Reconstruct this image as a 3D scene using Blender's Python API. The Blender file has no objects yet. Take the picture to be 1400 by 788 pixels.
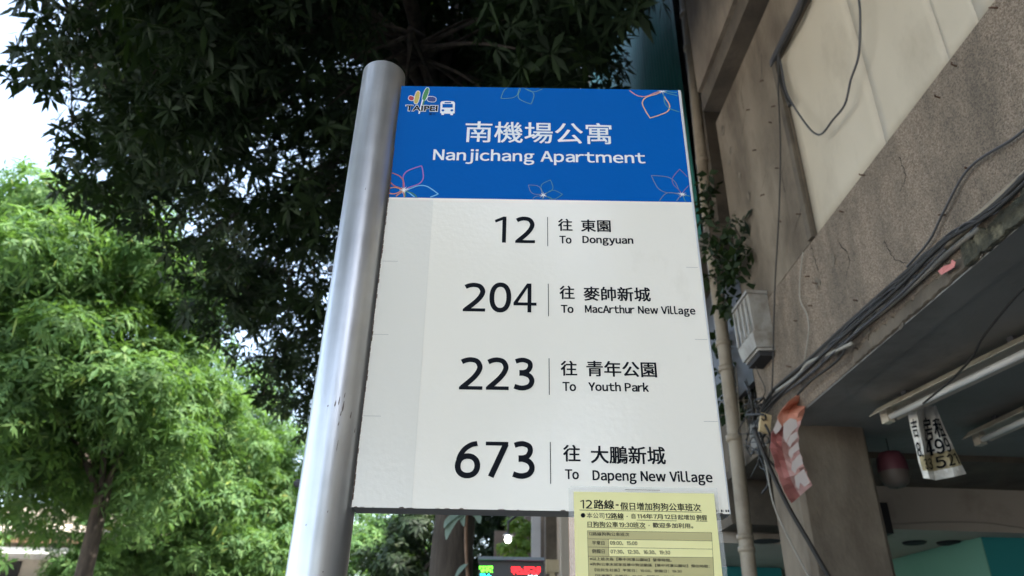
import bpy, math, random
import numpy as np
from mathutils import Vector, Matrix

random.seed(7)
rng = np.random.default_rng(11)
scene = bpy.context.scene
COL = scene.collection
R = math.radians

# ------------------------------------------------------------------ camera
CAM = Vector((-0.0410, -1.1281, 1.60))
YAW, PITCH, ROLL = -0.006073, 0.505939, 0.019721
FPX = 1022.0
fw = Vector((math.sin(YAW)*math.cos(PITCH), math.cos(YAW)*math.cos(PITCH), math.sin(PITCH)))
rt0 = Vector((math.cos(YAW), -math.sin(YAW), 0)); up0 = rt0.cross(fw)
RT = rt0*math.cos(ROLL) + up0*math.sin(ROLL); UP = -rt0*math.sin(ROLL) + up0*math.cos(ROLL)
cd = bpy.data.cameras.new('camera'); cam = bpy.data.objects.new('camera', cd); COL.objects.link(cam)
m = Matrix((RT, UP, -fw)).transposed().to_4x4(); m.translation = CAM
cam.matrix_world = m
cd.sensor_width = 36.0; cd.lens = 36.0*FPX/1400.0
cd.clip_start = 0.05; cd.clip_end = 2000
cd.dof.use_dof = True; cd.dof.focus_distance = 1.27; cd.dof.aperture_fstop = 6.5
scene.camera = cam

# ------------------------------------------------------------------ sky, sun, exposure
SUN_EL, SUN_AZ = R(52), R(118)          # azimuth clockwise from +y: from behind the right-hand building
w = bpy.data.worlds.new('World'); scene.world = w; w.use_nodes = True
nt = w.node_tree; bg = nt.nodes['Background']
sky = nt.nodes.new('ShaderNodeTexSky'); sky.sky_type = 'NISHITA'; sky.sun_disc = False
sky.sun_elevation = SUN_EL; sky.sun_rotation = SUN_AZ
sky.air_density = 1.3; sky.dust_density = 4.0; sky.ozone_density = 1.0
hs_ = nt.nodes.new('ShaderNodeHueSaturation'); hs_.inputs['Saturation'].default_value = 0.82   # hazy, milky sky
nt.links.new(sky.outputs[0], hs_.inputs['Color']); nt.links.new(hs_.outputs[0], bg.inputs[0]); bg.inputs[1].default_value = 0.15
sl = bpy.data.lights.new('sun', 'SUN'); sl.energy = 3.4; sl.angle = R(0.6); sl.color = (1.0, 0.95, 0.86)
so = bpy.data.objects.new('sun', sl); COL.objects.link(so)
sd = Vector((math.sin(SUN_AZ)*math.cos(SUN_EL), math.cos(SUN_AZ)*math.cos(SUN_EL), math.sin(SUN_EL)))
so.rotation_euler = (-sd).to_track_quat('-Z', 'Y').to_euler()
scene.view_settings.view_transform = 'Standard'; scene.view_settings.look = 'None'
scene.view_settings.exposure = 2.58; scene.view_settings.gamma = 1.0
scene.cycles.max_bounces = 8; scene.cycles.transparent_max_bounces = 12

# ------------------------------------------------------------------ helpers
def ray(px, py):
    return (fw + RT*((px-700)/FPX) - UP*((py-394)/FPX))
NRM = Vector((1, 0.055, 0)).normalized(); UU = Vector((-0.055, 1, 0)).normalized(); FD = 1.7573
def F(u, v, z):                                     # building frame: u along the street, v into the building, z above eye level
    return CAM + UU*u + NRM*(FD+v) + Vector((0, 0, z))
def on_v(px, py, v=0.0):
    d = ray(px, py); return CAM + d*((FD+v)/d.dot(NRM))
def on_z(px, py, z):
    d = ray(px, py); return CAM + d*(z/d.z)
def on_u(px, py, u):
    d = ray(px, py); return CAM + d*(u/d.dot(UU))
def on_y(px, py, y):                                # plane y = const (world)
    d = ray(px, py); return CAM + d*((y-CAM.y)/d.y)

def nodes(mat): return mat.node_tree.nodes, mat.node_tree.links
def pbr(name, col, rough=0.6, metal=0.0, spec=0.5, emit=None, estr=0, alpha=None, trans=0.0):
    mt = bpy.data.materials.new(name); mt.use_nodes = True
    b = mt.node_tree.nodes['Principled BSDF']
    b.inputs['Base Color'].default_value = (*col, 1); b.inputs['Roughness'].default_value = rough
    b.inputs['Metallic'].default_value = metal; b.inputs['Specular IOR Level'].default_value = spec
    if emit: b.inputs['Emission Color'].default_value = (*emit, 1); b.inputs['Emission Strength'].default_value = estr
    if alpha is not None: b.inputs['Alpha'].default_value = alpha
    if trans: b.inputs['Transmission Weight'].default_value = trans
    return mt
def noisy(name, c1, c2, scale=5, rough=0.8, bump=0.0, bscale=None, c3=None, s3=1.0, t3=(0.55, 0.7), detail=6, metal=0, stretch=None, rough_var=0.0, bdist=0.01):
    mt = pbr(name, c1, rough, metal); n, l = nodes(mt); b = n['Principled BSDF']
    tc = n.new('ShaderNodeTexCoord'); src = tc.outputs['Object']
    if stretch:
        mp = n.new('ShaderNodeMapping'); mp.inputs['Scale'].default_value = stretch; l.new(src, mp.inputs[0]); src = mp.outputs[0]
    nz = n.new('ShaderNodeTexNoise'); nz.inputs['Scale'].default_value = scale; nz.inputs['Detail'].default_value = detail
    l.new(src, nz.inputs['Vector'])
    cr = n.new('ShaderNodeValToRGB'); cr.color_ramp.elements[0].position = 0.35; cr.color_ramp.elements[1].position = 0.65
    cr.color_ramp.elements[0].color = (*c1, 1); cr.color_ramp.elements[1].color = (*c2, 1)
    l.new(nz.outputs['Fac'], cr.inputs[0]); out = cr.outputs[0]
    if c3:
        n3 = n.new('ShaderNodeTexNoise'); n3.inputs['Scale'].default_value = s3; n3.inputs['Detail'].default_value = 8; n3.inputs['Roughness'].default_value = 0.65
        l.new(src, n3.inputs['Vector'])
        r3 = n.new('ShaderNodeValToRGB'); r3.color_ramp.elements[0].position = t3[0]; r3.color_ramp.elements[1].position = t3[1]
        r3.color_ramp.elements[0].color = (0, 0, 0, 1); r3.color_ramp.elements[1].color = (1, 1, 1, 1)
        l.new(n3.outputs['Fac'], r3.inputs[0])
        mx = n.new('ShaderNodeMix'); mx.data_type = 'RGBA'
        l.new(r3.outputs[0], mx.inputs['Factor']); l.new(out, mx.inputs['A']); mx.inputs['B'].default_value = (*c3, 1); out = mx.outputs['Result']
    l.new(out, b.inputs['Base Color'])
    if rough_var:
        mr = n.new('ShaderNodeMapRange'); mr.inputs['To Min'].default_value = rough-rough_var; mr.inputs['To Max'].default_value = rough+rough_var
        l.new(nz.outputs['Fac'], mr.inputs[0]); l.new(mr.outputs[0], b.inputs['Roughness'])
    if bump:
        nb = n.new('ShaderNodeTexNoise'); nb.inputs['Scale'].default_value = bscale or scale*8; nb.inputs['Detail'].default_value = 5
        l.new(src, nb.inputs['Vector'])
        bp = n.new('ShaderNodeBump'); bp.inputs['Strength'].default_value = bump; bp.inputs['Distance'].default_value = bdist
        l.new(nb.outputs['Fac'], bp.inputs['Height']); l.new(bp.outputs[0], b.inputs['Normal'])
    return mt
def pebble(name, base, dark, light, scale=90, stain=(0.05, 0.045, 0.035)):
    mt = pbr(name, base, 0.9); n, l = nodes(mt); b = n['Principled BSDF']
    tc = n.new('ShaderNodeTexCoord')
    vo = n.new('ShaderNodeTexVoronoi'); vo.inputs['Scale'].default_value = scale; l.new(tc.outputs['Object'], vo.inputs['Vector'])
    sp = n.new('ShaderNodeSeparateColor'); l.new(vo.outputs['Color'], sp.inputs[0])
    cr = n.new('ShaderNodeValToRGB'); cr.color_ramp.elements[0].color = (*dark, 1); cr.color_ramp.elements[0].position = 0.05
    cr.color_ramp.elements[1].color = (*light, 1); cr.color_ramp.elements[1].position = 0.95
    e = cr.color_ramp.elements.new(0.45); e.color = (*base, 1)
    l.new(sp.outputs[0], cr.inputs[0])
    n3 = n.new('ShaderNodeTexNoise'); n3.inputs['Scale'].default_value = 2.6; n3.inputs['Detail'].default_value = 9; n3.inputs['Roughness'].default_value = 0.7
    mp = n.new('ShaderNodeMapping'); mp.inputs['Scale'].default_value = (1.6, 1.6, 0.55); l.new(tc.outputs['Object'], mp.inputs[0]); l.new(mp.outputs[0], n3.inputs['Vector'])
    r3 = n.new('ShaderNodeValToRGB'); r3.color_ramp.elements[0].position = 0.42; r3.color_ramp.elements[1].position = 0.72
    r3.color_ramp.elements[0].color = (0, 0, 0, 1); r3.color_ramp.elements[1].color = (.75, .75, .75, 1)
    l.new(n3.outputs['Fac'], r3.inputs[0])
    mx = n.new('ShaderNodeMix'); mx.data_type = 'RGBA'; l.new(r3.outputs[0], mx.inputs['Factor']); l.new(cr.outputs[0], mx.inputs['A'])
    mx.inputs['B'].default_value = (*stain, 1); l.new(mx.outputs['Result'], b.inputs['Base Color'])
    bp = n.new('ShaderNodeBump'); bp.inputs['Strength'].default_value = 0.7; bp.inputs['Distance'].default_value = 0.006; bp.invert = True
    l.new(vo.outputs['Distance'], bp.inputs['Height']); l.new(bp.outputs[0], b.inputs['Normal'])
    return mt
def leafmat(name, c1, c2, c3, tr=0.3, rough=0.6, tcol=(0.10, 0.20, 0.02)):
    mt = bpy.data.materials.new(name); mt.use_nodes = True; n, l = nodes(mt); b = n['Principled BSDF']; out = n['Material Output']
    ge = n.new('ShaderNodeNewGeometry'); cr = n.new('ShaderNodeValToRGB')
    cr.color_ramp.elements[0].color = (*c1, 1); cr.color_ramp.elements[1].color = (*c3, 1)
    e = cr.color_ramp.elements.new(0.5); e.color = (*c2, 1)
    e = cr.color_ramp.elements.new(0.965); e.color = (*c3, 1); cr.color_ramp.elements[-1].color = (c3[0]*1.7, c3[1]*1.2, c3[2]*.9, 1)
    l.new(ge.outputs['Random Per Island'], cr.inputs[0]); l.new(cr.outputs[0], b.inputs['Base Color'])
    b.inputs['Roughness'].default_value = rough; b.inputs['Specular IOR Level'].default_value = 0.2
    t = n.new('ShaderNodeBsdfTranslucent'); t.inputs[0].default_value = (*tcol, 1)
    ms = n.new('ShaderNodeMixShader'); ms.inputs[0].default_value = tr
    l.new(b.outputs[0], ms.inputs[1]); l.new(t.outputs[0], ms.inputs[2]); l.new(ms.outputs[0], out.inputs[0])
    return mt

def link(name, me, parent=None, mat=None, smooth=False):
    if mat is not None and len(me.materials) == 0:
        for mm in (mat if isinstance(mat, (list, tuple)) else [mat]): me.materials.append(mm)
    if smooth: me.shade_smooth()
    o = bpy.data.objects.new(name, me); COL.objects.link(o); o.parent = parent
    return o
def mesh(name, verts, faces, mat=None, parent=None, smooth=False, origin=None, mids=None):
    me = bpy.data.meshes.new(name)
    if origin is not None: verts = [Vector(v)-origin for v in verts]
    me.from_pydata([tuple(v) for v in verts], [], faces); me.update()
    o = link(name, me, None, mat, smooth)
    if mids: me.polygons.foreach_set('material_index', mids)
    if origin is not None: o.location = origin
    if parent is not None: o.parent = parent; o.matrix_parent_inverse = Matrix.Translation(-parent.location)
    return o
def tag(o, label=None, cat=None, group=None, kind=None):
    if label: o['label'] = label
    if cat: o['category'] = cat
    if group: o['group'] = group
    if kind: o['kind'] = kind
    return o
def thing(name, label, cat, loc=(0, 0, 0), group=None):
    o = bpy.data.objects.new(name, None); o.empty_display_size = 0.1; COL.objects.link(o); o.location = Vector(loc)
    bpy.context.view_layer.update()
    return tag(o, label, cat, group)
class MB:
    def __init__(s): s.v = []; s.f = []; s.m = []
    def add(s, v, f, mi=0):
        b = len(s.v); s.v += [Vector(x) for x in v]; s.f += [tuple(i+b for i in q) for q in f]; s.m += [mi]*len(f)
    def box(s, fn, a0, a1, b0, b1, c0, c1, mi=0):
        v = [fn(a, b, c) for a in (a0, a1) for b in (b0, b1) for c in (c0, c1)]
        s.add(v, [(0, 1, 3, 2), (4, 6, 7, 5), (0, 4, 5, 1), (2, 3, 7, 6), (0, 2, 6, 4), (1, 5, 7, 3)], mi)
    def tube(s, pts, r, n=8, cap=True, mi=0, rs=None):
        pts = [Vector(p) for p in pts]; N = len(pts); rings = []
        prev = None; V = []
        for i, p in enumerate(pts):
            t = (pts[min(i+1, N-1)]-pts[max(i-1, 0)]).normalized()
            if prev is None:
                a = Vector((0, 0, 1)) if abs(t.z) < 0.9 else Vector((1, 0, 0)); x = t.cross(a).normalized()
            else: x = (prev - t*prev.dot(t)).normalized()
            prev = x; y = t.cross(x); rr = rs[i] if rs else r
            V += [p + (x*math.cos(2*math.pi*k/n)+y*math.sin(2*math.pi*k/n))*rr for k in range(n)]
        fs = [(i*n+k, i*n+(k+1) % n, (i+1)*n+(k+1) % n, (i+1)*n+k) for i in range(N-1) for k in range(n)]
        if cap: fs += [tuple(range(n))[::-1], tuple((N-1)*n+k for k in range(n))]
        s.add(V, fs, mi)
    def build(s, name, mat, parent=None, smooth=False, origin=None):
        return mesh(name, s.v, s.f, mat, parent, smooth, origin, s.m if isinstance(mat, (list, tuple)) else None)
def W3(x, y, z): return Vector((x, y, z))
def spline(pts, n=8):
    pts = [Vector(p) for p in pts]; P = [pts[0]*2-pts[1]] + pts + [pts[-1]*2-pts[-2]]; out = []
    for i in range(1, len(P)-2):
        for k in range(n):
            t = k/n; a, b, c, d = P[i-1], P[i], P[i+1], P[i+2]
            out.append(0.5*((2*b)+(c-a)*t+(2*a-5*b+4*c-d)*t*t+(3*b-a-3*c+d)*t**3))
    out.append(pts[-1]); return out

# ------------------------------------------------------------------ materials
M = {}
M['asphalt'] = noisy('asphalt', (.045, .045, .047), (.065, .064, .062), 6, .9, .4, 200)
M['paving'] = noisy('paving', (.26, .25, .23), (.34, .32, .29), 4, .85, .3, 120)
M['paint'] = pbr('road_paint', (.75, .75, .72), .6)
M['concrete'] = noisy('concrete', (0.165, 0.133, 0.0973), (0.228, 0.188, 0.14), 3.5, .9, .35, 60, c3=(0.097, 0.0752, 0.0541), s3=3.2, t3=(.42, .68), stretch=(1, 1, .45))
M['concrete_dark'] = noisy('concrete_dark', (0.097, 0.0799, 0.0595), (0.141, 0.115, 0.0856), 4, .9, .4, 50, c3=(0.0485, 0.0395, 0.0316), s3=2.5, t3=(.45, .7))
M['pebble'] = pebble('pebble_dash', (0.228, 0.177, 0.13), (0.141, 0.105, 0.0766), (0.33, 0.263, 0.198), 190)
M['ceiling'] = noisy('painted_soffit', (.19, .183, .165), (.235, .225, .205), 1.5, .75, .2, 30, c3=(.11, .10, .085), s3=1.6, t3=(.48, .75))
M['beam'] = noisy('beam_paint', (0.388, 0.348, 0.288), (0.446, 0.395, 0.334), 2, .7, .1, 30, c3=(0.291, 0.244, 0.189), s3=1.5)
M['panel'] = noisy('cream_sheet', (.48, .42, .325), (.55, .485, .38), 1.6, .55, .25, 2.2, c3=(.33, .275, .205), s3=2.4, t3=(.5, .82), bdist=.03, stretch=(1, 1, .5))
M['moss'] = noisy('mossy_concrete', (.03, .03, .02), (.085, .08, .055), 14, .95, 1.0, 35, c3=(.20, .18, .12), s3=9, t3=(.56, .66), bdist=.03)
M['rust'] = noisy('rusty_iron', (.06, .035, .02), (.10, .05, .03), 30, .85)
M['pvc'] = noisy('grey_pvc', (0.25, 0.207, 0.149), (0.31, 0.263, 0.196), 4, .55, .1, 60, c3=(0.15, 0.113, 0.0765), s3=5, t3=(.5, .75))
M['teal_sheet'] = noisy('teal_sheet', (.02, .13, .11), (.03, .17, .145), 3, .5)
M['teal_wall'] = noisy('teal_wall', (.02, .24, .25), (.025, .27, .28), 2, .6)
M['green_wall'] = noisy('mint_wall', (.14, .36, .27), (.16, .39, .30), 2, .6)
M['black_cable'] = pbr('black_cable', (.022, .020, .018), .6)
M['grey_cable'] = pbr('grey_cable', (.28, .26, .22), .5)
M['white_plastic'] = noisy('white_plastic', (.27, .258, .232), (.35, .333, .30), 5, .5, c3=(.15, .12, .09), s3=7, t3=(.45, .7))
M['dark'] = pbr('dark_void', (.02, .02, .022), .8)
M['darkgrey'] = pbr('dark_grey_metal', (.06, .06, .065), .5)
M['lampwhite'] = noisy('lamp_enamel', (0.5, 0.442, 0.348), (0.58, 0.517, 0.408), 6, .35, c3=(0.3, 0.235, 0.17), s3=8)
M['tube'] = pbr('unlit_tube', (.75, .75, .72), .15)
M['bark'] = noisy('bark', (.035, .028, .022), (.075, .06, .047), 14, .95, .9, 40, stretch=(1, 1, .25))
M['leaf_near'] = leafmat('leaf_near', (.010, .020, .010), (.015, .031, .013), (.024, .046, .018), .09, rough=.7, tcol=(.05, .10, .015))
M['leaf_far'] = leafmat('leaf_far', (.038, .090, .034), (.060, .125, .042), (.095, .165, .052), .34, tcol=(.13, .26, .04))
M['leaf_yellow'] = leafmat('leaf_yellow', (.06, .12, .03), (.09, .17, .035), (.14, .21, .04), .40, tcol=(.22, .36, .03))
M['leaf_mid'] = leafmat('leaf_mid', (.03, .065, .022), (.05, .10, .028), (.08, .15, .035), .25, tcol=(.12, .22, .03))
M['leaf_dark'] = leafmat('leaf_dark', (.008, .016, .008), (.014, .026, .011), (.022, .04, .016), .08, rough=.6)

# brushed stainless pole
def steel():
    mt = noisy('brushed_steel', (.60, .60, .592), (.67, .67, .66), 18, .31, .06, 900, metal=.72, rough_var=.05, bdist=.001)
    n, l = nodes(mt); b = n['Principled BSDF']
    b.inputs['Anisotropic'].default_value = 0.3
    tc = n.new('ShaderNodeTexCoord'); mp = n.new('ShaderNodeMapping'); mp.inputs['Scale'].default_value = (60, 60, 14)
    nz = n.new('ShaderNodeTexNoise'); nz.inputs['Scale'].default_value = 1.0; nz.inputs['Detail'].default_value = 3
    l.new(tc.outputs['Object'], mp.inputs[0]); l.new(mp.outputs[0], nz.inputs['Vector'])
    cr = n.new('ShaderNodeValToRGB'); cr.color_ramp.elements[0].position = .755; cr.color_ramp.elements[1].position = .775
    l.new(nz.outputs['Fac'], cr.inputs[0])
    mx = n.new('ShaderNodeMix'); mx.data_type = 'RGBA'; src = b.inputs['Base Color'].links[0].from_socket
    l.new(cr.outputs[0], mx.inputs['Factor']); l.new(src, mx.inputs['A']); mx.inputs['B'].default_value = (.16, .13, .11, 1)
    mp2 = n.new('ShaderNodeMapping'); mp2.inputs['Scale'].default_value = (55, 55, 1.3); nz2 = n.new('ShaderNodeTexNoise'); nz2.inputs['Scale'].default_value = 1.0; nz2.inputs['Detail'].default_value = 5
    l.new(tc.outputs['Object'], mp2.inputs[0]); l.new(mp2.outputs[0], nz2.inputs['Vector'])
    mr2 = n.new('ShaderNodeMapRange'); mr2.inputs['From Min'].default_value = .3; mr2.inputs['From Max'].default_value = .7; mr2.inputs['To Min'].default_value = .84; mr2.inputs['To Max'].default_value = 1.05
    l.new(nz2.outputs['Fac'], mr2.inputs[0]); vm = n.new('ShaderNodeVectorMath'); vm.operation = 'SCALE'
    l.new(mx.outputs['Result'], vm.inputs[0]); l.new(mr2.outputs[0], vm.inputs['Scale']); l.new(vm.outputs[0], b.inputs['Base Color'])
    return mt
M['steel'] = steel()
def vinyl(name, c1, c2, rough=.16, c3=None):
    mt = noisy(name, c1, c2, 2.5, rough, 0, c3=c3, s3=5.5, t3=(.60, .85), stretch=(1, 1, .45)); n, l = nodes(mt); b = n['Principled BSDF']
    tc = n.new('ShaderNodeTexCoord'); nz = n.new('ShaderNodeTexNoise'); nz.inputs['Scale'].default_value = 105; nz.inputs['Detail'].default_value = 2
    l.new(tc.outputs['Object'], nz.inputs['Vector'])
    bp = n.new('ShaderNodeBump'); bp.inputs['Strength'].default_value = .22; bp.inputs['Distance'].default_value = .0012
    l.new(nz.outputs['Fac'], bp.inputs['Height']); l.new(bp.outputs[0], b.inputs['Normal'])
    b.inputs['Specular IOR Level'].default_value = .45; return mt
M['white_vinyl'] = vinyl('white_vinyl', (.89, .835, .72), (.92, .865, .755), c3=(.75, .69, .57))
M['film'] = vinyl('film_overlap', (.80, .76, .67), (.83, .79, .70), c3=(.71, .66, .55))
M['blue_vinyl'] = vinyl('blue_vinyl', (.000, .108, .43), (.000, .116, .46), .45)
M['blue_vinyl'].node_tree.nodes['Principled BSDF'].inputs['Specular IOR Level'].default_value = .05
M['ink'] = pbr('black_ink', (.006, .008, .012), .5, spec=.07)
M['white_ink'] = pbr('white_ink', (.84, .86, .87), .4)
M['board_side'] = noisy('board_side', (.16, .15, .14), (.22, .20, .18), 20, .6)
M['trim'] = pbr('bright_trim', (.78, .79, .80), .3)

# ------------------------------------------------------------------ ground
def quad(name, x0, x1, y0, y1, z, mat, parent=None):
    return mesh(name, [(x0, y0, z), (x1, y0, z), (x1, y1, z), (x0, y1, z)], [(0, 1, 2, 3)], mat, parent)
tag(quad('ground', -600, 600, -600, 600, -0.15, M['paving']), kind='structure')
tag(mesh('road', [F(-200, -8.0, -1.746), F(-200, -3.1, -1.746), F(300, -3.1, -1.746), F(300, -8.0, -1.746)], [(0, 1, 2, 3)], M['asphalt']), kind='structure')
b = MB(); b.box(F, -200, 300, -3.1, 30, -1.74, -1.6); tag(b.build('pavement', M['paving']), kind='structure')
b = MB(); b.box(F, -200, 300, -13.5, -8.0, -1.74, -1.6); tag(b.build('opposite_pavement', M['paving']), kind='structure')
b = MB()
for k in range(40): b.add([F(-60+k*5, -5.56, -1.742), F(-57.5+k*5, -5.56, -1.742), F(-57.5+k*5, -5.44, -1.742), F(-60+k*5, -5.44, -1.742)], [(0, 3, 2, 1)])
tag(b.build('road_marking', M['paint']), kind='structure')

# ------------------------------------------------------------------ bus stop sign
BZ = 1.6+0.2488; BH = 0.8396; BW = 0.28
sign = thing('bus_stop_sign', 'tall bus stop sign with blue and white route board on a thick brushed steel pole', 'bus stop sign', (-0.33, 0.02, 0))
SO = Vector((-0.33, 0.02, 0))
def bp(px, py):                                     # a point of the board's face
    q = on_y(px, py, 0.0); return q.x, q.z
PR = 0.0435; PC = Vector((-0.28-PR+.001, 0.020, 0))
n = 64; V = []; Fs = []
prof = [(PR, 0.0), (PR, 2.735), (PR-.0007, 2.7365), (PR-.002, 2.7375), (0.001, 2.7375)]
for r_, z_ in prof: V += [PC+Vector((r_*math.cos(2*math.pi*k/n), r_*math.sin(2*math.pi*k/n), z_)) for k in range(n)]
for i in range(len(prof)-1): Fs += [(i*n+k, i*n+(k+1) % n, (i+1)*n+(k+1) % n, (i+1)*n+k) for k in range(n)]
pole = mesh('pole', V, Fs, M['steel'], sign, True, origin=PC.copy())
b = MB(); b.box(W3, -0.43, -0.22, -0.08, 0.12, 0.001, 0.012); b.build('base_plate', M['steel'], sign)
b = MB(); b.box(W3, -BW, BW, 0.0, 0.040, BZ, BZ+BH, 0); board = b.build('board', M['board_side'], sign)
hz = sum(bp(*p)[1] for p in ((538, 271.5), (740, 273.5), (943, 276)))/3
mesh('route_panel', [(-BW, -.0006, BZ), (BW, -.0006, BZ), (BW, -.0006, hz), (-BW, -.0006, hz)], [(0, 1, 2, 3)], M['white_vinyl'], sign)
mesh('film_strip', [(-BW, -.0008, BZ), (-.190, -.0008, BZ), (-.196, -.0008, hz-.004), (-BW, -.0008, hz-.004)], [(0, 1, 2, 3)], M['film'], sign)
mesh('header_panel', [(-BW, -.0006, hz), (BW, -.0006, hz), (BW, -.0006, BZ+BH), (-BW, -.0006, BZ+BH)], [(0, 1, 2, 3)], M['blue_vinyl'], sign)
b = MB()
b.add([(BW, -.0010, BZ), (BW+.0022, .0, BZ), (BW+.0052, .0, BZ+BH), (BW, -.0012, BZ+BH)], [(0, 1, 2, 3)], 0)
b.add([(BW+.0022, .0, BZ), (BW+.003, .006, BZ), (BW+.0085, .006, BZ+BH-.006), (BW+.0052, .0, BZ+BH)], [(0, 1, 2, 3)], 1)
b.add([(BW+.003, .006, BZ), (BW+.001, .040, BZ), (BW+.003, .040, BZ+BH), (BW+.0085, .006, BZ+BH-.006)], [(0, 1, 2, 3)], 0)
b.build('edge_trim', [M['trim'], M['white_plastic']], sign)
for px, py in ((455, 368), (409, 661)):
    q = on_y(px, py, 0.02); c = Vector((PC.x-PR-.003, 0.02, q.z)); b = MB(); b.tube([c+Vector((.006, 0, 0)), c-Vector((.004, 0, 0))], .0065, 8)
    b.tube([c-Vector((.004, 0, 0)), c-Vector((.007, 0, 0))], .0035, 8); b.build('bolt', M['darkgrey'], sign)

scuff = noisy('scuff', (.16, .13, .115), (.28, .25, .23), 200, .6)
for px, py, w_, h_ in ((459, 553, 2.2, 9), (464, 549, 1.6, 13), (469, 556, 2.4, 16), (466, 566, 1.6, 8), (478, 566, 1.8, 10), (463, 580, 1.5, 6), (449, 556, 2.2, 3), (471, 541, 1.2, 8), (482, 585, 1.3, 7), (461, 610, 1.0, 16), (419, 718, 1.6, 2.0), (441, 782, 1.8, 1.8), (412, 470, 1.0, 2), (500, 260, 1.0, 5), (448, 700, 1.4, 3)):
    q = on_y(px, py, -.02); an = math.asin(max(-.97, min(.97, (q.x-PC.x)/(PR*.98)))); zc = q.z; hh = h_/920; ww = w_/920/2/PR; V = []
    for t_, s_ in ((-1, .3), (-.5, 1), (.2, .8), (1, .35)):
        for sg in (-1, 1):
            aa = an+sg*ww*s_+t_*.01; V.append(PC+Vector((math.sin(aa)*(PR+.0003), -math.cos(aa)*(PR+.0003), zc+t_*hh/2)))
    mesh('scuff', V, [(2*i, 2*i+1, 2*i+3, 2*i+2) for i in range(3)], scuff, sign)
# ---- lettering
GC = {}
NARROW = {'T': -.05, 'r': -.04, 'y': -.03, 'V': -.05, 'v': -.03, 'w': -.02, 'A': -.04, 't': -.02, 'Y': -.05, 'f': -.03, 'k': -.02, 'c': -.015, 'j': -.09, 'o': -.015, 'e': -.01}
def font_mesh(text, off=0.0):
    # lays out CJK on the full em and Latin letters and figures with proportional spacing
    V = []; Fc = []; x = 0.0; prev = None
    for ch in text:
        if ch == ' ': x += .26; prev = None; continue
        cjk = ord(ch) > 0x2e00
        key = ch
        if key not in GC:
            if ch == '1': GC[key] = ([(a*.73, b_*.73) for a, b_ in digit('1')[0][0]], digit('1')[0][1])
            elif ch.isascii() and ch.isalnum(): GC[key] = raw_glyph(chr(ord(ch)+0xFEE0))
            else: GC[key] = raw_glyph(ch)
        gv, gf = GC[key]
        if not gv: continue
        mnx = min(p[0] for p in gv); mxx = max(p[0] for p in gv); base_ = len(V)
        if cjk: V += [(p[0]+x, p[1]) for p in gv]; x += 1.0; prev = None
        else:
            k = .84 if ch.isalnum() else 1.0
            gap = .115 + NARROW.get(ch, 0) + (NARROW.get(prev, 0) if prev and prev != 'j' else 0); x += gap
            V += [((p[0]-mnx)*k+x, p[1]) for p in gv]; x += (mxx-mnx)*k; prev = ch
        Fc += [tuple(i+base_ for i in f) for f in gf]
    return V, Fc
def raw_glyph(text, off=0.0):
    c = bpy.data.curves.new('t', 'FONT'); c.body = text; c.size = 1; c.offset = off; c.resolution_u = 3
    o = bpy.data.objects.new('t', c); COL.objects.link(o)
    dg = bpy.context.evaluated_depsgraph_get(); me = bpy.data.meshes.new_from_object(o.evaluated_get(dg))
    V = [(v.co.x, v.co.y) for v in me.vertices]; Fc = [tuple(p.vertices) for p in me.polygons]
    bpy.data.objects.remove(o); bpy.data.curves.remove(c); bpy.data.meshes.remove(me)
    return V, Fc
def place2d(layers, box, yb, name, mat, parent, to3=None, step=.00003):
    allv = [p for V, _ in layers[:1] for p in V] if len(layers) == 1 else [p for V, _ in layers for p in V]
    x0 = min(p[0] for p in allv); x1 = max(p[0] for p in allv); y0 = min(p[1] for p in allv); y1 = max(p[1] for p in allv)
    bx0, bz0, bx1, bz1 = box; sx = (bx1-bx0)/(x1-x0); sz = (bz1-bz0)/(y1-y0)
    b = MB()
    for k, (V, Fc) in enumerate(layers):
        pts = [(bx0+(p[0]-x0)*sx, bz0+(p[1]-y0)*sz) for p in V]
        b.add([to3(p[0], p[1], k) if to3 else (p[0], yb-k*step, p[1]) for p in pts], Fc)
    return b.build(name, mat, parent)
def pxbox(x0, y0, x1, y1):
    a = bp(x0, y0); c = bp(x1, y1); return (a[0], c[1], c[0], a[1])
def ink(text, pb, name, mat, parent, bold=0.0, off=0.0, yb=-.0010, to3=None, boxed=None):
    V, Fc = font_mesh(text, off)
    lay = [(V, Fc)]
    if bold:
        lay = []
        for dx, dy in ((-1, -.6), (1, -.6), (-1, .6), (1, .6)): lay.append(([(p[0]+dx*bold, p[1]+dy*bold) for p in V], Fc))
    return place2d(lay, boxed or pxbox(*pb), yb, name, mat, parent, to3)
def ribbon(pts, s, closed=False):
    pts = [Vector((p[0], p[1])) for p in pts]; N = len(pts); V = []
    for i, p in enumerate(pts):
        a = pts[(i-1) % N] if (closed or i > 0) else p; c = pts[(i+1) % N] if (closed or i < N-1) else p
        t = (c-a).normalized(); nn = Vector((-t.y, t.x)); ss = s[i] if isinstance(s, (list, tuple)) else s
        V += [tuple(p+nn*ss/2), tuple(p-nn*ss/2)]
    Fc = [(2*i, 2*i+1, (2*i+3) % (2*N), (2*i+2) % (2*N)) for i in range(N if closed else N-1)]
    return V, Fc
def sp2(pts, n=8): return [(q.x, q.y) for q in spline([(p[0], p[1], 0) for p in pts], n)]
def ell(cx, cy, rx, ry, e=2.25, n=36):
    out = []
    for k in range(n):
        a = 2*math.pi*k/n; c, s_ = math.cos(a), math.sin(a)
        out.append((cx+rx*math.copysign(abs(c)**(2/e), c), cy+ry*math.copysign(abs(s_)**(2/e), s_)))
    return out
S = .152
def rect(x0, y0, x1, y1): return ([(x0, y0), (x1, y0), (x1, y1), (x0, y1)], [(0, 1, 2, 3)])
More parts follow.
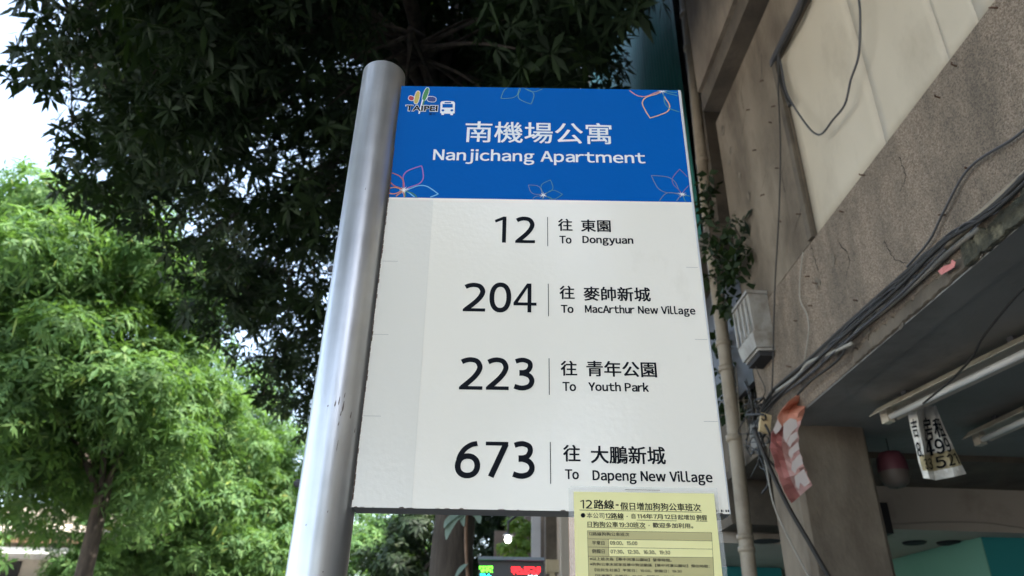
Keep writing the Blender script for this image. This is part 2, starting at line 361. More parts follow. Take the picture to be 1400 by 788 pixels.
def digit(ch):
    if ch == '0': return [ribbon(ell(.345, .5, .345-S/2, .5-S/2+.004), S, True)]
    if ch == '1': return [([(.27, 0), (.405, 0), (.405, 1), (.30, 1), (0, .86), (.035, .765), (.27, .865)], [(0, 1, 2, 3, 6), (3, 4, 5, 6)])]
    if ch == '2': return [ribbon(sp2([(.045, .865), (.16, .92), (.31, .942), (.48, .89), (.565, .73), (.53, .57), (.42, .40), (.27, .24), (.085, .065)]), S),
                          ([(0, 0), (.66, 0), (.66, .108), (.02, .108)], [(0, 1, 2, 3)]), ([(0, 0), (.13, 0), (.17, .12), (0, .085)], [(0, 1, 2, 3)])]
    if ch == '3': return [ribbon(sp2([(.045, .895), (.17, .935), (.30, .94), (.45, .875), (.485, .745), (.42, .61), (.30, .552), (.16, .545)]), S*.97),
                          ribbon(sp2([(.16, .515), (.30, .51), (.47, .43), (.535, .28), (.47, .13), (.32, .062), (.17, .06), (.015, .105)]), S)]
    if ch == '4': return [rect(.475, 0, .605, .90), rect(.0, .232, .78, .335), ([(.0, .26), (.10, .335), (.145, .335), (.48, .86), (.605, 1.0), (.455, 1.0), (.0, .33)], [(0, 1, 2, 6), (2, 3, 5, 6), (3, 4, 5)]),
                          ([(.475, .8), (.605, .8), (.605, 1.0), (.475, 1.0)], [(0, 1, 2, 3)])]
    if ch == '6': return [ribbon(ell(.325, .325, .262, .264, 2.15), S, True), ribbon(sp2([(.565, .945), (.40, .90), (.23, .78), (.11, .58), (.065, .34)]), [S*.92]*33)]
    if ch == '7': return [rect(0, .89, .61, 1), ribbon([(.545, .93), (.16, 0)], S*1.05)]
ROW = {'12': [(676.6, 296.6, 691.6, 332.4), (705, 296.6, 731.4, 333.0)],
       '204': [(634.8, 387, 663.2, 426.6), (669.9, 386.6, 698.5, 428), (702.6, 388, 733.4, 427.8)],
       '223': [(629.8, 488.7, 659.4, 533.5), (665.9, 489.0, 695.4, 533.8), (702.8, 489.4, 730.6, 534.7)],
       '673': [(623.7, 602.8, 655.8, 654.8), (664.3, 604.2, 694.4, 654.3), (701.1, 603.3, 731, 655.5)]}
for num, boxes in ROW.items():
    for ch, bx_ in zip(num, boxes):
        place2d(digit(ch), pxbox(*bx_), -.0010, 'digit', M['ink'], sign)
BOLD = .019
for t, pb in (('往', (762.7, 299.7, 782.8, 316.5)), ('往', (764.7, 391.2, 785.8, 409.9)), ('往', (766.3, 493.7, 789.2, 514.5)), ('往', (769.6, 608.5, 793.7, 631.9)),
              ('東園', (793.9, 300.7, 835.3, 318)), ('麥帥新城', (797.2, 392.2, 890, 413.2)), ('青年公園', (801.2, 493.6, 898.4, 516.7)), ('大鵬新城', (807, 609.6, 910.7, 635.7))):
    ink(t, pb, 'lettering', M['ink'], sign, bold=BOLD)
for t, pb in (('To', (764.7, 323, 781.5, 333.8)), ('To', (766.7, 417.4, 784.2, 428.6)), ('To', (768.9, 522.7, 787.7, 535.5)), ('To', (772.3, 642, 791.6, 656)),
              ('Dongyuan', (796, 323.2, 866.2, 337.2)), ('MacArthur New Village', (799.4, 417.0, 951.3, 434)), ('Youth Park', (804.1, 522.4, 887.3, 536.4)), ('Dapeng New Village', (809.7, 642.3, 975, 664.5))):
    ink(t, pb, 'lettering', M['ink'], sign, bold=.028)
ink('南機場公寓', (637, 166.2, 837.2, 198.2), 'title', M['white_ink'], sign, bold=.009)
ink('Nanjichang Apartment', (593.1, 203.7, 883.2, 228.8), 'title', M['white_ink'], sign, bold=.019)
for x, y0, y1 in ((748.7, 297.3, 337.2), (749.7, 388.6, 432.9), (750.8, 490.4, 540.3), (752.5, 604.7, 662)):
    a = bp(x, y0); c = bp(x, y1); xx = (a[0]+c[0])/2
    mesh('divider_line', [(xx-.0006, -.001, c[1]), (xx+.0006, -.001, c[1]), (xx+.0006, -.001, a[1]), (xx-.0006, -.001, a[1])], [(0, 1, 2, 3)], M['ink'], sign)
tick = pbr('faint_seam', (.42, .40, .36), .5)
for (x0, y0, x1, y1) in ((523, 357.5, 544, 358.5), (938, 366, 954, 366.5), (509, 457.5, 531, 458.5), (950, 464.5, 967, 465), (497, 569, 521, 570), (962, 576.5, 981, 577)):
    a = bp(x0, y0); c = bp(x1, y1)
    mesh('film_seam', [(a[0], -.001, a[1]-.0004), (c[0], -.001, a[1]-.0004), (c[0], -.001, a[1]+.0003), (a[0], -.001, a[1]+.0003)], [(0, 1, 2, 3)], tick, sign)
b = MB()                                            # tiny maker's mark row at the lower right corner
for k, ww in enumerate((2, 1, 3, 1, 3, 3)):
    a = bp(979+k*3.1, 697.5); c = bp(979+k*3.1+ww*.8, 700.5); b.add([(a[0], -.001, c[1]), (c[0], -.001, c[1]), (c[0], -.001, a[1]), (a[0], -.001, a[1])], [(0, 1, 2, 3)])
b.build('small_print', M['ink'], sign)
# chipped dark edge along the bottom of the film
b = MB(); xx = -BW+.004
while xx < BW-.01:
    ww = random.uniform(.002, .014)
    if random.random() < .55:
        h_ = random.uniform(.0006, .0018); b.add([(xx, -.0009, BZ), (xx+ww, -.0009, BZ), (xx+ww*.7, -.0009, BZ+h_), (xx+ww*.2, -.0009, BZ+h_*.8)], [(0, 1, 2, 3)])
    xx += ww+random.uniform(.001, .02)
for zz in np.arange(BZ, BZ+BH*.8, .01):
    ww = random.uniform(.0008, .0022); b.add([(-BW, -.0009, zz), (-BW+ww, -.0009, zz+.001), (-BW+ww, -.0009, zz+.009), (-BW, -.0009, zz+.01)], [(0, 1, 2, 3)])
b.build('worn_edge', M['rust'], sign)['kind'] = 'stuff'

# ---- flower outlines in the header
X0, X1, Z0, Z1 = -BW+.001, BW-.001, hz+.0005, BZ+BH-.001
def flower(center, petals, wpx=.0016, rays=0):
    root = None; cx_, cz_ = bp(*center)
    holder = thing('flower_motif', None, None, (cx_, 0, cz_)); holder.parent = sign; holder.matrix_parent_inverse = Matrix.Translation(-SO)
    bpy.context.view_layer.update()
    for i, (tip, wd, col) in enumerate(petals):
        tx, tz = bp(*tip); a = Vector((cx_, cz_)); t = Vector((tx, tz)); d = t-a; L = d.length; d.normalize(); nn = Vector((-d.y, d.x)); b = MB()
        for sgn in (-1, 1):
            pts = [a, a+d*L*.16+nn*sgn*wd*L*.30, a+d*L*.38+nn*sgn*wd*L*.88, a+d*L*.60+nn*sgn*wd*L*.95, a+d*L*.82+nn*sgn*wd*L*.50, t]
            pts = sp2(pts, 7); V, Fc = ribbon(pts, wpx*1.25)
            keep = [f for f in Fc if all(X0 < V[q][0] < X1 and Z0 < V[q][1] < Z1 for q in f)]
            b.add([(p[0], -.00095-.00003*i-.00001*sgn, p[1]) for p in V], keep)
        if b.f:
            o = b.build('petal', col, None); o.parent = holder; o.matrix_parent_inverse = Matrix.Translation(-Vector((cx_, 0, cz_)))
    if rays:
        b = MB()
        for k in range(rays):
            an = 2*math.pi*k/rays+random.uniform(-.2, .2); L = random.uniform(.006, .011); d = Vector((math.cos(an), math.sin(an))); nn = Vector((-d.y, d.x))
            P_ = [(cx_+d.x*.0008-nn.x*.0008, cz_+d.y*.0008-nn.y*.0008), (cx_+d.x*.0008+nn.x*.0008, cz_+d.y*.0008+nn.y*.0008), (cx_+d.x*L, cz_+d.y*L)]
            if all(X0 < p[0] < X1 and Z0 < p[1] < Z1 for p in P_): b.add([(p[0], -.0012-.00002*k, p[1]) for p in P_], [(0, 1, 2)])
        o = b.build('sparkle', M['white_ink'], None); o.parent = holder; o.matrix_parent_inverse = Matrix.Translation(-Vector((cx_, 0, cz_)))
def pc(n_, c): return pbr('print_'+n_, c, .35)
purple, ltblue, redbr, orange, gre, pinkk, beige, tealg, dull, dimp, yelo = (pc('purple', (.33, .12, .42)), pc('light_blue', (.16, .50, .80)), pc('red', (.42, .10, .09)),
    pc('orange', (.60, .24, .10)), pc('green', (.03, .22, .12)), pc('pink', (.70, .28, .26)), pc('beige', (.80, .46, .22)), pc('teal', (.05, .25, .30)), pc('dull', (.14, .20, .34)), pc('dim_purple', (.16, .12, .33)), pc('yellow', (.45, .40, .10)))
flower((552.5, 260.5), [((576.5, 227.2), .30, purple), ((599.3, 266), .24, ltblue), ((533, 236), .22, redbr), ((525, 262), .20, orange), ((572, 281), .2, gre), ((540, 284), .2, orange)], .0017, 13)
flower((905.2, 125.2), [((888.7, 162), .36, beige), ((852, 117), .30, pinkk), ((938, 156), .26, tealg), ((940, 118), .2, tealg)], .0017, 13)
flower((712, 119), [((684.7, 135.3), .28, tealg), ((726, 143), .32, tealg), ((745, 120.5), .26, tealg)], .0011)
flower((742.6, 267.3), [((752.5, 246.7), .3, tealg), ((722.4, 253.6), .28, dull), ((769, 266.3), .28, tealg), ((727, 281), .28, dull), ((756, 283), .28, tealg)], .0009, 8)
flower((932.5, 266.3), [((890.4, 240.6), .26, dull), ((929, 232), .28, dimp), ((901, 276), .26, dull), ((950, 280), .24, tealg)], .0013, 9)

# ---- city emblem and bus symbol
emblem = thing('emblem', None, None, (bp(576, 137)[0], 0, bp(576, 137)[1])); emblem.parent = sign; emblem.matrix_parent_inverse = Matrix.Translation(-SO)
bpy.context.view_layer.update(); EO = emblem.location.copy()
def L_(x, y): return bp(530+x/12.73, 110+y/12.73)
def poly2(name, pts, col, y, par=emblem):
    c = [L_(*p) for p in pts]; o = mesh(name, [(p[0], y, p[1]) for p in c], [tuple(range(len(c)))[::-1]], col); o.parent = par
    o.matrix_parent_inverse = Matrix.Translation(-(EO if par is emblem else BO)); return o
def rell(cx, cy, rx, ry, rot, e=2.0, n=22):
    r = R(rot); return [(cx+p[0]*math.cos(r)-p[1]*math.sin(r), cy+p[0]*math.sin(r)+p[1]*math.cos(r)) for p in ell(0, 0, rx, ry, e, n)]
ered, eyel, egrn, eblu = pc('emblem_red', (.42, .02, .05)), pc('emblem_yellow', (.55, .42, .08)), pc('emblem_green', (.04, .24, .05)), pc('emblem_blue', (.008, .03, .20))
for nm, shp, col, g in (('red_dot', lambda k: rell(412, 318, 48+k, 38+k, 15, 2.4), ered, 9), ('blue_cloud', lambda k: rell(765, 335, 76+k, 44+k, 6, 2.6), eblu, 9),
                        ('yellow_stroke', lambda k: rell(512, 305, 40+k, 112+k, 13, 2.6), eyel, 9), ('green_stroke', lambda k: rell(662, 250, 38+k, 118+k, 20, 2.5), egrn, 9)):
    yy = -.0011 if 'stroke' in nm else -.00095
    poly2('outline', shp(g), M['white_ink'], yy); poly2(nm, shp(0), col, yy-.00005)
poly2('stem', [(600, 340), (622, 345), (560, 590), (535, 590)], M['white_ink'], -.0012)
poly2('stem', [(625, 355), (650, 350), (622, 450), (600, 450)], egrn, -.00125)
def emb_text(t, pb, mat, off, yy, nm):
    V, Fc = raw_glyph(t, off); c0 = L_(pb[0], pb[1]); c1 = L_(pb[2], pb[3])
    o = place2d([(V, Fc)], (c0[0], c1[1], c1[0], c0[1]), yy, nm, mat, None); o.parent = emblem; o.matrix_parent_inverse = Matrix.Translation(-EO)
emb_text('TAIPEI', (312, 432, 876, 556), M['white_ink'], .06, -.00130, 'lettering')
emb_text('TAIPEI', (322, 442, 866, 546), M['ink'], .03, -.00136, 'lettering')
emb_text('臺北', (722, 570, 840, 612), M['ink'], .0, -.0010, 'lettering')
bus = thing('bus_symbol', None, None, (bp(612, 149)[0], 0, bp(612, 149)[1])); bus.parent = sign; bus.matrix_parent_inverse = Matrix.Translation(-SO)
bpy.context.view_layer.update(); BO = bus.location.copy()
poly2('bus_body', [(920, 395), (940, 372), (1040, 366), (1150, 372), (1172, 398), (1168, 580), (1140, 585), (1135, 612), (1095, 612), (1085, 588), (985, 588), (978, 610), (938, 608), (932, 580), (914, 575)], M['white_ink'], -.0010, bus)
poly2('windscreen', [(955, 418), (1133, 418), (1133, 482), (955, 482)], M['blue_vinyl'], -.0011, bus)
poly2('route_window', [(992, 384), (1105, 384), (1105, 406), (992, 406)], M['blue_vinyl'], -.0011, bus)
for cx_ in (962, 1118): poly2('headlight', rell(cx_, 530, 24, 19, 0), M['blue_vinyl'], -.0011, bus)

# ------------------------------------------------------------------ yellow timetable notice in its sleeve
M['yellow'] = noisy('yellow_paper', (.92, .86, .40), (.95, .89, .44), 6, .75)
M['khaki'] = pbr('khaki_print', (.56, .50, .23), .6)
M['sleeve'] = pbr('clear_sleeve', (.8, .82, .8), .25, alpha=.30)
M['faded_ink'] = pbr('faded_ink', (.05, .045, .025), .6)
def Np(x, y, k=0): q = on_y(760+x/5.385, 650+y/5.385, -.0055-k*.00004); return q
nc = Np(600, 100)
notice = thing('timetable_notice', 'yellow printed timetable notice in a clear sleeve at the lower right of the board', 'notice', (nc.x, -.0055, nc.z))
def npoly(name, pts, mat, k=0, par=notice):
    V = [Np(x, y, k) for x, y in pts]; return mesh(name, V, [tuple(range(len(V)))[::-1]], mat, par)
def sheet(name, x0, x1, z0, z1, y, t, mat):
    b = MB(); b.box(W3, x0, x1, y, y+t, z0, z1); return b.build(name, mat, notice)
pa = Np(131, 121); pb_ = Np(1164, 135); zb = pa.z-.318
mesh('paper', [(pa.x, -.0055, zb), (pb_.x-.003, -.0055, zb), (pb_.x, -.0055, pb_.z), (pa.x, -.0055, pa.z),
               (pa.x, -.0050, zb), (pb_.x-.003, -.0050, zb), (pb_.x, -.0050, pb_.z), (pa.x, -.0050, pa.z)],
     [(0, 1, 2, 3), (4, 7, 6, 5), (0, 4, 5, 1), (1, 5, 6, 2), (2, 6, 7, 3), (3, 7, 4, 0)], M['yellow'], notice)
s0 = Np(92, 76); s1 = Np(1188, 92)
mesh('plastic_sleeve', [(s0.x, -.0040, zb-.012), (s1.x+.002, -.0040, zb-.012), (s1.x, -.0040, s1.z), (s0.x+.004, -.0040, s0.z), (s0.x, -.0040, s0.z-.004)], [(0, 1, 2, 3, 4)], M['sleeve'], notice)
def nline(x0, y0, x1, y1, wpx, mat=M['ink'], k=3, name='rule'):
    a = Np(x0, y0, k); c = Np(x1, y1, k); h_ = wpx/5.385/922/2
    b = MB(); b.add([(a.x, a.y, a.z-h_), (c.x, a.y, c.z-h_), (c.x, a.y, c.z+h_), (a.x, a.y, a.z+h_)], [(0, 1, 2, 3)]); return b.build(name, mat, notice)
def ntext(t, x0, y0, x1, y1, bold=0, mat=M['ink'], slope=.013):
    def to3(x, z, k): return (x, -.0055-(6+k)*.00004, z - slope*0)
    a = Np(x0, y0); c = Np(x1, y1); ink(t, None, 'lettering', mat, notice, bold=bold, to3=to3, boxed=(a.x, c.z, c.x, a.z))
npoly('table_cell', [(232, 408), (1147, 423), (1152, 484), (234, 468)], M['khaki'], 1)
npoly('table_cell', [(234, 468), (388, 471), (390, 597), (238, 595)], M['khaki'], 2)
npoly('table_cell', [(238, 596), (1160, 606), (1172, 900), (246, 890)], M['khaki'], 1)
for a in ((232, 408, 1147, 423), (234, 468, 1150, 484), (236, 528, 1154, 544), (238, 596, 1158, 606)): nline(*a, 2.5, M['faded_ink'])
for a in ((232, 408, 246, 890), (1147, 423, 1172, 900), (388, 471, 391, 597)):
    p = Np(a[0], a[1], 3); q = Np(a[2], a[3], 3); h_ = 1.2/5.385/922
    mesh('rule', [(p.x-h_, p.y, p.z), (q.x-h_, p.y, q.z), (q.x+h_, p.y, q.z), (p.x+h_, p.y, p.z)], [(0, 1, 2, 3)], M['faded_ink'], notice)
def ndig(s, boxes):
    for ch, (x0, y0, x1, y1) in zip(s, boxes):
        a = Np(x0, y0); c = Np(x1, y1); place2d(digit(ch), (a.x, c.z, c.x, a.z), -.0058, 'digit', M['ink'], notice)
ndig('12', [(178, 182, 208, 245), (218, 182, 268, 246)])
ntext('路線', 276, 180, 430, 251, .02); ntext('-', 440, 214, 462, 224)
ntext('假日增加狗狗公車班次', 473, 199, 1070, 266, .016); nline(174, 256, 1074, 272, 3.5)
npoly('bullet', rell(200, 295, 17, 17, 0), M['ink'], 4)
ntext('本公司', 226, 275, 357, 318, .004, M['faded_ink']); ntext('12路線', 363, 277, 500, 322, .018); nline(362, 325, 500, 328, 3)
ntext('·', 520, 300, 528, 308); ntext('自', 556, 283, 586, 320, .01); ntext('114年7月12日', 597, 283, 888, 326, .018); nline(596, 330, 888, 336, 3)
ntext('起增加', 895, 290, 1024, 330, .016, M['faded_ink']); ntext('例假', 1031, 292, 1114, 334, .018); nline(1030, 337, 1116, 340, 3)
ntext('日狗狗公車19:30班次', 232, 340, 660, 388, .016); nline(230, 383, 663, 394, 3)
ntext('，', 680, 366, 690, 376); ntext('歡迎多加利用。', 711, 349, 1012, 392, .022, M['faded_ink'])
ntext('12路線狗狗公車班次', 240, 417, 541, 450, .016, M['faded_ink'])
ntext('平常日', 265, 482, 358, 515, .022, M['faded_ink']); ntext('09:00、15:00', 398, 484, 600, 517, .022, M['faded_ink'])
ntext('例假日', 265, 543, 360, 577, .022, M['faded_ink']); ntext('07:30、12:30、16:30、19:30', 402, 548, 842, 585, .022, M['faded_ink'])
ntext('※以上班次為【華中河濱公園站】發車時間。', 248, 603, 852, 638, .022, M['faded_ink'])
ntext('※狗狗公車末班車抵華中狗活動區【華中河濱公園站】預估時間：', 250, 643, 1132, 682, .022, M['faded_ink'])
ntext('【往民生社區】平常日：15:00，例假日：19:30', 285, 685, 928, 720, .022, M['faded_ink'])
ntext('【往東園】平常日：12:30，例假日：21:25', 290, 728, 872, 764, .022, M['faded_ink'])
for a in ((508, 106, 766, 110),): nline(*a, 3, M['faded_ink'], 0, 'tab_edge')

# ------------------------------------------------------------------ right-hand apartment building
bo = F(0, 0, -1.6)
apt = thing('apartment_building', 'old grey brown pebble dashed apartment building above an open arcade on the right', 'building', bo)
ZG = -1.6
def fbox(name, u0, u1, v0, v1, z0, z1, mat, par=None, smooth=False):
    b = MB(); b.box(F, u0, u1, v0, v1, z0, z1); return b.build(name, mat, par or apt)
fbox('fascia_wall', -6, 4.32, 0, .14, 1.402, 2.18, M['pebble'])
fbox('slab', -6, 5.05, .142, 6, 1.398, 1.70, M['ceiling']); fbox('soffit_strip', -6, 4.318, .004, .141, 1.394, 1.400, M['ceiling'])
fbox('pier_wall', 3.235, 4.32, .0, .14, 2.184, 3.93, M['concrete'])
fbox('window_recess', -6, 3.235, .09, .14, 2.18, 3.45, M['dark'])
fbox('lintel', -6, 3.235, .0, .14, 3.452, 3.93, M['concrete'])
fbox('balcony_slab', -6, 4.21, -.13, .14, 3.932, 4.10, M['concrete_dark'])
fbox('balcony_wall', -6, 4.19, -.16, .02, 4.102, 5.1, M['concrete'])
# upper storeys (above the frame, they shade the street)
for k in range(3):
    z0 = 5.1+k*3.1
    fbox('storey_wall', -14, 4.3, .0, .25, z0, z0+3.1, M['pebble'])
    fbox('balcony_slab', -14, 4.3, -.5, -.002, z0+.95, z0+1.1, M['concrete_dark'])
fbox('storey_wall', -14, -6.002, .0, .14, 1.402, 5.098, M['pebble'])
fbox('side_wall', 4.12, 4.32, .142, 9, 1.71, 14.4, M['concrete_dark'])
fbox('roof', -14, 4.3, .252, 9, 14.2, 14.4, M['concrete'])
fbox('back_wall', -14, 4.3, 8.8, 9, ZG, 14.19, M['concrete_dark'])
fbox('near_side_wall', -14, -13.8, .26, 8.79, ZG, 14.19, M['concrete_dark'])
# joint ledge strip: a thin recessed shadow line at z 2.18 is the 4 mm gap between fascia and pier
# cream sheets
edges = [3.225, 2.485, 1.995, 1.805, .9, 0, -.9, -2, -3.2, -4.4, -5.9]
for a, c in zip(edges[:-1], edges[1:]):
    NU, NZ = 10, 14; V = []; Fc = []
    for i in range(NU+1):
        for j in range(NZ+1):
            u = a+(c-a)*i/NU; z = 2.186+(3.448-2.186)*j/NZ; t = i/NU; s_ = j/NZ
            bulge = .010*math.sin(1.7*u+.6)*math.sin(math.pi*s_) + .003*math.sin(5*u+3*z) - .006*s_
            V.append(F(u-(.0008 if i == 0 else 0)+(.0008 if i == NU else 0), .012-bulge*.8, z))
    for i in range(NU):
        for j in range(NZ): q = i*(NZ+1)+j; Fc.append((q, q+1, q+NZ+2, q+NZ+1))
    o = mesh('cream_panel', V, Fc, M['panel'], apt, True)
    sm = o.modifiers.new('thickness', 'SOLIDIFY'); sm.thickness = .006; sm.offset = 0
fbox('panel_edge_strip', 3.228, 3.275, -.022, -.001, 2.18, 3.46, M['concrete_dark'])
fbox('panel_top_strip', -5.9, 3.275, -.03, -.001, 3.451, 3.50, M['darkgrey'])
# ragged lower edge of the fascia: conduit, peeled mortar and moss
def rag(name, u0, u1, z0, z1, v, mat, n_=40, jag=.02, depth=.02):
    b = MB(); top = []; bot = []
    for i in range(n_+1):
        u = u0+(u1-u0)*i/n_; top.append((u, z1+random.uniform(-jag, jag))); bot.append((u, z0+random.uniform(-jag, jag)*.3))
    V = []
    for (u, zt), (_, zb_) in zip(top, bot):
        dd = depth*random.uniform(.6, 1.2); V += [F(u, v, zb_), F(u, v-dd, zb_+.004), F(u, v-dd*.8, (zb_+zt)/2), F(u, v-dd*.7, zt-.004), F(u, v, zt)]
    Fc = [(5*i+k, 5*i+k+1, 5*i+k+6, 5*i+k+5) for i in range(n_) for k in range(4)]
    b.add(V, Fc); return b.build(name, mat, apt)
rag('mossy_edge', .8, 2.22, 1.396, 1.492, -.001, M['moss'], 60, .022, .018)
rag('crumbled_mortar', 2.22, 3.1, 1.40, 1.46, -.001, M['concrete_dark'], 40, .014, .009)
b = MB(); b.tube([F(u, -.018-.003*math.sin(u*3), 1.512+(u-1.7)*.022) for u in np.linspace(.4, 2.35, 14)], .016, 8); b.build('conduit', M['pvc'], apt, True)
b = MB(); b.tube([F(u, -.014, 1.497+(u-2.4)*.03+.004*math.sin(u*9)) for u in np.linspace(2.1, 3.25, 14)], .011, 8); b.build('conduit', M['grey_cable'], apt, True)
# rusty nails and rebar stubs left in the wall
for (px, py) in ((1364, 11), (1308, 91), (1285, 134), (1183, 240), (1153, 290), (1293, 294), (1326, 231), (1044, 110), (1025, 150), (1060, 145), (1055, 168), (1034, 205), (1064, 230),
                 (1045, 266), (1107, 378), (1118, 388), (1172, 411), (1110, 418), (1090, 439), (1031, 402), (1034, 402), (1082, 502), (1068, 303), (1143, 480), (1095, 293)):
    p = on_v(px, py, 0); c = p-NRM*.022; dz = random.uniform(-.006, .006); dd = UU*random.choice((-1, 1))*.004
    b = MB(); b.tube([p, c+dd+Vector((0, 0, dz)), c+dd*2.2+Vector((0, 0, dz*2.5))], .0035, 5); b.build('nail', M['rust'], apt)
crackm = pbr('crack_dark', (.035, .028, .02), .95)
for path in ([(1042, 75), (1038, 110), (1022, 150), (1014, 185), (1002, 215)], [(1068, 210), (1050, 235), (1040, 262), (1018, 300)], [(1084, 195), (1070, 235), (1072, 262)], [(1090, 240), (1094, 280), (1086, 320)],
             [(1108, 330), (1112, 352), (1120, 372)], [(1020, 90), (1012, 120), (1016, 150)], [(1146, 330), (1160, 352), (1158, 380)], [(1230, 215), (1238, 240), (1232, 262)], [(1015, 330), (1030, 345), (1024, 372)], [(1210, 330), (1222, 352), (1240, 360)]):
    P_ = spline([on_v(x+random.uniform(-2, 2), y, -.0005) for x, y in path], 5); b = MB(); V = []
    for k, p in enumerate(P_):
        w_ = random.uniform(.0015, .0042); j_ = random.uniform(-.006, .006); V += [p+UU*(j_-w_)-NRM*.0008, p+UU*(j_+w_)-NRM*.0008]
    b.add(V, [(2*k, 2*k+1, 2*k+3, 2*k+2) for k in range(len(P_)-1)]); b.build('crack', crackm, apt)
spall = noisy('spalled_concrete', (.10, .082, .062), (.20, .168, .13), 25, .95, .9, 60)
for (px, py, r_) in ((988, 180, .05), (1000, 205, .035), (997, 222, .03), (1024, 268, .03), (1118, 386, .035), (1078, 180, .025), (1196, 432, .03), (1150, 476, .03), (1230, 440, .03), (1185, 455, .04), (1012, 240, .03), (1140, 356, .025), (1262, 398, .04), (1098, 520, .03), (1340, 332, .045)):
    c = on_v(px, py, -.001); k_ = 11; V = [c-NRM*.001]+[c-NRM*.0035+(UU*math.cos(6.283*q/k_)+Vector((0, 0, 1))*math.sin(6.283*q/k_)*1.3)*r_*random.uniform(.45, 1.1) for q in range(k_)]
    mesh('spalled_patch', V, [(0, 1+q, 1+(q+1) % k_) for q in range(k_)], spall, apt)
# arcade columns, beams
def column(u0, u1, v0, v1, par=None, ztop=1.40, mat=None):
    b = MB(); ch = .025
    prof_ = [(u0+ch, v0), (u1-ch, v0), (u1, v0+ch), (u1, v1-ch), (u1-ch, v1), (u0+ch, v1), (u0, v1-ch), (u0, v0+ch)]
    zs = [ZG, -.6, .2, .8, ztop]; V = []
    for z in zs: V += [F(a+random.uniform(-.004, .004), c+random.uniform(-.004, .004), z) for a, c in prof_]
    Fc = [(i*8+k, i*8+(k+1) % 8, (i+1)*8+(k+1) % 8, (i+1)*8+k) for i in range(4) for k in range(8)]+[tuple(range(32, 40))]
    b.add(V, Fc); return b.build('column', mat or M['concrete'], par or apt)
column(3.97, 4.36, .02, .46); column(-.6, -.2, .02, .46); column(-5, -4.6, .02, .46)
fbox('cross_beam', 5.06, 5.34, .3, 6, 1.07, 1.70, M['beam'])
fbox('dark_strip', 4.99, 5.058, .4, 6, 1.372, 1.401, M['dark'])  # near-black strip where the ceiling meets the cross beam
fbox('shop_wall', -6, 5.04, 3.9, 4.1, ZG, 1.40, M['concrete_dark'])
b = MB(); b.tube(spline([F(5.05, v, 1.115+.012*math.sin(v*5)+.01*math.sin(v*11)) for v in np.linspace(.75, 4.5, 12)], 4), .005, 5); b.build('wire', M['grey_cable'], apt)
# inner shop beyond the beam
fbox('lowered_ceiling', 5.342, 12, -.0, 6, 1.08, 1.2, M['beam'])
for (px, py) in ((1250, 741.5), (1297, 741.5)):
    q = on_z(px, py, 1.0785); b = MB(); V = []
    for z_, r_ in ((0, .085), (.012*-1, .075), (-.012, .055)): V += [q+Vector((r_*math.cos(k*math.pi/8), r_*math.sin(k*math.pi/8), z_)) for k in range(16)]
    b.add(V, [(i*16+k, i*16+(k+1) % 16, (i+1)*16+(k+1) % 16, (i+1)*16+k) for i in range(2) for k in range(16)]+[tuple(range(32, 48))]); b.build('downlight', M['dark'], apt)
a = on_z(1340, 733.5, 1.075); c = on_z(1215, 766, 1.075)
e = c+(c-a)*.6; dn = Vector((0, 0, -2.7)); th = Vector((.1, .02, 0))
mesh('mint_wall', [a, e, e+dn, a+dn, a+th, e+th, e+th+dn, a+th+dn], [(0, 1, 2, 3), (4, 7, 6, 5), (0, 3, 7, 4), (1, 5, 6, 2)], M['green_wall'], apt)
g = a+Vector((3, 0, 0)); mesh('teal_wall', [a+Vector((.004, -.004, 0)), g, g+dn, a+dn, g+Vector((0, .1, 0)), g+dn+Vector((0, .1, 0))], [(0, 3, 2, 1), (1, 2, 5, 4)], M['teal_wall'], apt)
b = MB(); b.box(lambda x, y, z: on_u(1203, 775, 5.6)*0+F(5.55+x, 2.72+y, z), 0, .12, 0, .17, .70, .975); b.build('cabinet', M['darkgrey'], apt)
# small dark box with brown panel on the beam beside the column
p = on_u(1198, 708, 4.98); dv = (p-CAM).dot(NRM)-FD; zz = p.z-1.6
fbox('dark_box', 4.93, 5.05, dv-.09, dv+.07, zz-.11, zz+.09, M['dark']); fbox('brown_panel', 4.85, 4.93, dv-.18, dv-.075, zz-.13, zz+.17, M['rust'])

# ------------------------------------------------------------------ neighbouring building beyond the drainpipe
nb = thing('neighbour_building', 'dim neighbouring building with teal corrugated cladding beyond the drainpipe', 'building', F(4.6, 0, ZG))
def nbox(name, u0, u1, v0, v1, z0, z1, mat): b = MB(); b.box(F, u0, u1, v0, v1, z0, z1); return b.build(name, mat, nb)
nbox('wall', 4.9, 12, .14, .4, 1.42, 11, M['concrete_dark']); nbox('sun_stop_wall', 4.322, 4.898, .3, .5, 1.42, 14, M['concrete_dark'])  # second wall is added to stop sun slipping through the gap between the buildings
# corrugated teal sheets
for k in range(5):
    u0 = 5.05+k*1.1; V = []; N = 44
    for i in range(N+1):
        u = u0+1.09*i/N; v = .02+.016*math.cos(i*math.pi/2) - (.004 if k % 2 else 0)
        V += [F(u, v, 3.2), F(u, v, 9.5)]
    mesh('corrugated_sheet', V, [(2*i, 2*i+1, 2*i+3, 2*i+2) for i in range(N)], M['teal_sheet'], nb, True)
nbox('ledge', 4.5, 11, -.10, .13, 2.95, 3.12, M['concrete_dark'])
nbox('window_frame', 4.55, 5.4, .09, .13, 1.9, 2.9, M['darkgrey'])
nbox('soffit', 4.42, 12, -.0, 4, 1.36, 1.415, M['concrete_dark'])
nbox('beam', 5.0, 5.25, -.02, .55, 1.06, 1.355, M['concrete_dark'])
nbox('teal_shopfront', 6.2, 6.3, -.05, .75, ZG, .98, M['teal_wall'])
nbox('white_partition', 6.32, 6.42, .6, 2.3, ZG, .98, M['beam'])
nbox('shop_ceiling', 5.26, 12, -.05, 1.0, .985, 1.055, M['beam'])
